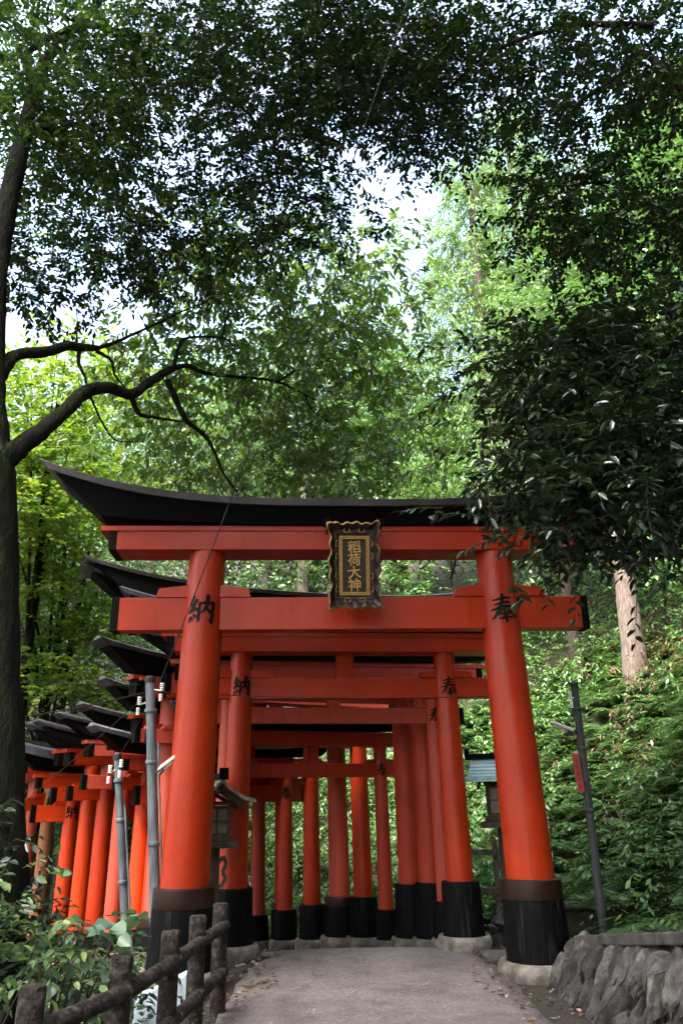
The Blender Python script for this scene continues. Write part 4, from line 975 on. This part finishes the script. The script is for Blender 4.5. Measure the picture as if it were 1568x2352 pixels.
for (px, py, Y, tx, ty, r0, lab) in [(62, 1500, 14, 95, 1330, .085, 'dark slanting trunk just right of the leaning tree'), (150, 1570, 14.5, 180, 1400, .06, 'dark thin trunk slanting above the left roofs'), (98, 1650, 14, 150, 1530, .07, 'dark trunk rising from behind the small left roofs'), (694, 1420, 19, 697, 1230, .16, 'pale straight trunk seen through the front gate beside the plaque')]:
    b = P(px, py, Y); t = P(tx, ty, Y + .3); d = t - b
    T = empty('slender_tree', (b.x, b.y, gz(b.x, b.y) - .2), 0, lab, 'tree'); zo = T.location
    pale = px > 600
    limb('trunk', [(0, 0, 0), tuple(b - zo), tuple(t - zo), tuple(t + d * .8 - zo), tuple(t + d * 1.6 - zo)], [r0 * 1.15, r0, r0 * .9, r0 * .7, r0 * .4], BARK_PALE if pale else BARK, T, 9, 6, px, .03)
    c = np.array([tuple(t + d * 1.5 - zo + Vector((rng.normal(0, .9), rng.normal(0, .9), rng.normal(0, .7)))) for _ in range(40)])
    foliage('crown', clusters(rng, c, .5, 7, tl=(.3, .6), n=8, llen=.14, lw=.06), L_FOREST2, T, False, hexa=False)

# ------------------------------------------------------------------ ferns and ground cover
def fern_geo(rg, base, head, L, up, pairs=11):
    m = len(base); t = (np.arange(pairs) + .8) / pairs
    hd = np.stack([np.cos(head), np.sin(head), np.zeros(m)], 1); sd = np.stack([-np.sin(head), np.cos(head), np.zeros(m)], 1)
    z = np.array([0, 0, 1.0])
    p = base[:, None] + hd[:, None] * (L[:, None, None] * t[None, :, None] * .85) + z * (L[:, None, None] * (up[:, None] * t[None, :] - (.35 + up[:, None] * .6) * t[None, :] ** 2)[:, :, None])
    ln = (L[:, None] * .30 * (1 - t[None, :]) ** .6 * np.minimum(1, .45 + t[None, :] * 2)).ravel() + .012
    V = []; Q = []; o = 0
    for s in (-1, 1):
        d = (sd * s)[:, None] * .9 + hd[:, None] * .45 - z * .25 + rg.normal(0, .06, (m, pairs, 3))
        nr = np.broadcast_to(z + hd[:, None] * .3, (m, pairs, 3)) + rg.normal(0, .12, (m, pairs, 3))
        v, q = leaf_geo(p.reshape(-1, 3), d.reshape(-1, 3), nr.reshape(-1, 3), ln, ln * .30, hexa=False); V.append(v); Q.append(q + o); o += len(v)
    return np.concatenate(V), np.concatenate(Q)
def scatter(rg, n, x0, x1, y0, y1, test):
    x = rg.uniform(x0, x1, n); y = rg.uniform(y0, y1, n); k = test(x, y); x, y = x[k], y[k]
    return x, y, ground_z(x, y)
rg = np.random.default_rng(77)
def outside(lo, hi): return lambda x, y: (poly_dist(x, y, OB)[1] > lo) & (poly_dist(x, y, OB)[1] < hi)
fx, fy, fz = scatter(rg, 5600, 2.0, 9.5, 3, 17, outside(.0, 5.6))
ex, ey = rg.uniform(2.34, 2.8, 90), rg.uniform(3.5, 8.3, 90); fx, fy, fz = np.concatenate([fx, ex]), np.concatenate([fy, ey]), np.concatenate([fz, ground_z(ex, ey)])
nf = 6; b = np.repeat(np.stack([fx, fy, fz], 1), nf, 0); hd = rg.uniform(0, 2 * math.pi, len(b))
b = b + np.stack([np.cos(hd), np.sin(hd), np.zeros(len(b))], 1) * .03
mx, my = rg.uniform(1.9, 3.6, 60), rg.uniform(8.55, 9.3, 60); mb_ = np.repeat(np.stack([mx, my, np.where(my > 8.85, .42, ground_z(mx, my))], 1), 5, 0)
b = np.concatenate([b, mb_]); hd = np.concatenate([hd, rg.uniform(0, 2 * math.pi, len(mb_))])
V, Q = fern_geo(rg, b, hd, rg.uniform(.28, .66, len(b)), rg.uniform(.5, 1.1, len(b)))
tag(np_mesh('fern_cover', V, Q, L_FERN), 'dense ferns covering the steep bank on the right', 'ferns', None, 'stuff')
# leafy undergrowth between the ferns and behind the gates
sx, sy, sz = scatter(rg, 5200, -16, 11, 5, 26, outside(.1, 9))
sk = ~((sx > 2.0) & (sy < 14.5)) | (wob(sx * .9, sy * .9) > .45); sx, sy, sz = sx[sk], sy[sk], sz[sk]
c = np.stack([sx, sy, sz + rg.uniform(.1, .9, len(sx))], 1)
qx, qy, qz = scatter(rg, 5200, -9, 3.2, 12, 24, outside(-.1, 2.6))
c = np.concatenate([c, np.stack([qx, qy, qz + rg.uniform(.05, .7, len(qx))], 1)])
sp = clusters(rg, c, .42, 7, tl=(.2, .5), n=8, llen=.105, lw=.042, droop=.35, hang=.35, flat=.7)
p, d, nr, ln, w, _ = sp
tag(np_mesh('leafy_undergrowth', *leaf_geo(p, d, nr, ln, w, hexa=False), L_FOREST), 'leafy undergrowth covering the slope behind the gates', 'undergrowth', None, 'stuff')
# unseen wood added behind and above the viewpoint to hold back light
n_ = 1500; a_ = rg.uniform(R(140), R(400), n_); r_ = rg.uniform(8.5, 13, n_)
wx, wy = r_ * np.cos(a_) * 1.0, r_ * np.sin(a_); wz = rg.uniform(.5, 12, n_)
kk = (wy < 3.5) & (wx < 7.5); wc = np.stack([wx, wy, wz], 1)[kk]
wc = np.concatenate([wc, np.stack([rg.uniform(-11, 9, 620), rg.uniform(-9, 3.9, 620), rg.uniform(9.5, 13, 620)], 1)])
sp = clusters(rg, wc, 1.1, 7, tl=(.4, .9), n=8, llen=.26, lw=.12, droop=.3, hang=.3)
tag(np_mesh('light_blocking_wood', *leaf_geo(*sp[:5], hexa=False), L_DARK), 'unseen dark wood added round the viewpoint to block light', 'wood', None, 'stuff')
# dead vines and dry stems caught in the bank
vx, vy, vz = scatter(rg, 520, 2.2, 9, 8, 18, outside(.8, 6)); kv = wob(vx * 1.1 + 3, vy * 1.1) > .25; vx, vy, vz = vx[kv], vy[kv], vz[kv]
sp = clusters(rg, np.stack([vx, vy, vz + rg.uniform(.25, .7, len(vx))], 1), .35, 5, tl=(.25, .6), n=8, llen=.12, lw=.02, droop=.6, hang=.6)
tag(np_mesh('dry_vines', *leaf_geo(*sp[:5], hexa=False), L_DEAD), 'dry brown vines hanging among the green plants of the bank', 'dry vines', None, 'stuff')
# fallen leaves
def not_path(x, y): return (poly_dist(x, y, PC)[0] > 1.12) & (poly_dist(x, y, OB)[1] < .3)
lx, ly, lz = scatter(rg, 9000, -6, 2.6, 3, 12, not_path)
k = len(lx); p = np.stack([lx, ly, lz + .012], 1)
x2, y2, _ = scatter(rg, 2600, -1, 1.5, 5.8, 9.6, lambda x, y: (poly_dist(x, y, PC)[0] > .93 + .1 * np.sin(y * 3.1)) & (poly_dist(x, y, PC)[0] < 1.15))
p = np.concatenate([p, np.stack([x2, y2, path_z(x2, y2) + .016], 1)[: 300]]); k = len(p)
tag(np_mesh('fallen_leaves', *leaf_geo(p, rg.normal(0, 1, (k, 3)) * np.array([1, 1, .12]), np.array([0, 0, 1.0]) + rg.normal(0, .25, (k, 3)), rg.uniform(.03, .075, k), rg.uniform(.015, .035, k)), L_LITTER), 'dry fallen leaves littering the ground beside the path', 'fallen leaves', None, 'stuff')
gx, gy, gz_ = scatter(rg, 520, -5.5, -1.3, 3, 9.4, not_path)
sp = clusters(rg, np.stack([gx, gy, gz_ + rg.uniform(.03, .25, len(gx))], 1), .2, 4, tl=(.08, .2), n=6, llen=.06, lw=.03, droop=.2, hang=.1)
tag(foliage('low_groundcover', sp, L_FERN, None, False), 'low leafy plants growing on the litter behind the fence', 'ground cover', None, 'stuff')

# bushes at the lower left
def bush(name, base, regs, label, mat, llen, lw, per=6, n=6, sub=.16, seed=0, tl=(.1, .24), hang=.25, twr=.003, curl=.08):
    T = empty(name, base, 0, label, 'shrub'); r_ = np.random.default_rng(seed); c = []
    for (x, y, rx, ry, y0, y1, m) in regs:
        a = r_.uniform(0, 2 * math.pi, m); q = np.sqrt(r_.uniform(0, 1, m)); c.append(Pn(x + rx * q * np.cos(a), y + ry * q * np.sin(a), r_.uniform(y0, y1, m)))
    c = np.concatenate(c) - np.array(base)
    for k in range(min(9, len(c))):
        e = c[(k * 7) % len(c)]; limb('stem', [(r_.normal(0, .05), r_.normal(0, .05), 0), tuple(e * np.array([.55, .55, .6])), tuple(e)], [.010, .007, .003], BARK_TWIG, T, 6, 5, k)
    foliage('foliage', clusters(r_, c, sub, per, tl=tl, n=n, llen=llen, lw=lw, droop=.15, hang=hang, spread=.85), mat, T, True, twr, .15, curl)
bush('pale_shrub', (-2.0, 4.4, -.3), [(45, 2165, 75, 45, 4.3, 5.0, 12), (60, 2225, 70, 35, 4.2, 4.8, 9), (15, 2030, 25, 40, 4.4, 5.0, 3)], 'pale green shrub with toothed pointed leaves at the lower left corner', L_BUSH, .078, .038, 3, 6, .15, 4, curl=.15)
bush('broad_leaved_shrub', (-1.7, 4.9, -.3), [(235, 2125, 80, 30, 4.6, 5.2, 7), (170, 2160, 60, 30, 4.6, 5.2, 4), (320, 2100, 35, 12, 4.7, 5.0, 2)], 'shrub with broad flat bluish green leaves in front of the columns at the left', L_BLUE, .115, .085, 1, 4, .12, 5, (.12, .3), .05)
bush('dark_shrub', (-2.5, 5.2, -.35), [(15, 1900, 30, 80, 4.3, 5.0, 5), (30, 2080, 60, 70, 4.4, 5.2, 9), (120, 2150, 90, 40, 5.2, 6.2, 9)], 'dark narrow leaved shrub growing round the foot of the leaning tree', L_DARK, .075, .028, 3, 7, .12, 6)
bush('weedy_shrub', (-1.9, 6.4, -.35), [(150, 2260, 140, 60, 5.2, 6.8, 20), (300, 2240, 90, 50, 6, 7, 8)], 'sprawling low shrub behind the two nearest fence posts', L_FERN, .08, .035, 4, 6, .18, 7)

# ------------------------------------------------------------------ camera, light
cam = bpy.data.cameras.new('camera'); co = bpy.data.objects.new('camera', cam); COL.objects.link(co)
cam.sensor_fit = 'VERTICAL'; cam.sensor_height = 36; cam.lens = 36 * F / 2352; cam.clip_end = 400; cam.clip_start = .05
co.matrix_world = Matrix.Translation((0, 0, EYE)) @ Matrix.Rotation(R(90 + TH), 4, 'X') @ Matrix.Rotation(R(-RHO), 4, 'Z')
scene.camera = co
SUN_EL, SUN_AZ = 58, 215            # azimuth from north (+y), clockwise: behind the viewer, to the left
w = bpy.data.worlds.new('World'); scene.world = w; w.use_nodes = True; nt = w.node_tree
sky = nt.nodes.new('ShaderNodeTexSky'); sky.sky_type = 'NISHITA'; sky.sun_disc = False; sky.sun_elevation = R(SUN_EL); sky.sun_rotation = R(SUN_AZ)
sky.air_density = 1.0; sky.dust_density = 6.0; sky.ozone_density = .6
nt.links.new(sky.outputs[0], nt.nodes['Background'].inputs[0]); nt.nodes['Background'].inputs[1].default_value = .15
sl = bpy.data.lights.new('sun', 'SUN'); sl.energy = 1.5; sl.angle = R(14); sl.color = (1, .97, .92)
so = bpy.data.objects.new('sun', sl); COL.objects.link(so)
az, el = R(SUN_AZ), R(SUN_EL); dv = Vector((math.sin(az) * math.cos(el), math.cos(az) * math.cos(el), math.sin(el)))
so.rotation_euler = dv.to_track_quat('Z', 'Y').to_euler()
vs = scene.view_settings; vs.view_transform = 'Standard'; vs.look = 'None'; vs.gamma = 1; vs.exposure = 3.2
scene.cycles.max_bounces = 6; scene.cycles.diffuse_bounces = 3; scene.cycles.glossy_bounces = 2; scene.cycles.transmission_bounces = 4; scene.cycles.transparent_max_bounces = 4
scene.cycles.use_denoising = True; scene.cycles.use_adaptive_sampling = True; scene.cycles.adaptive_threshold = .02
scene.cycles.sample_clamp_indirect = 6
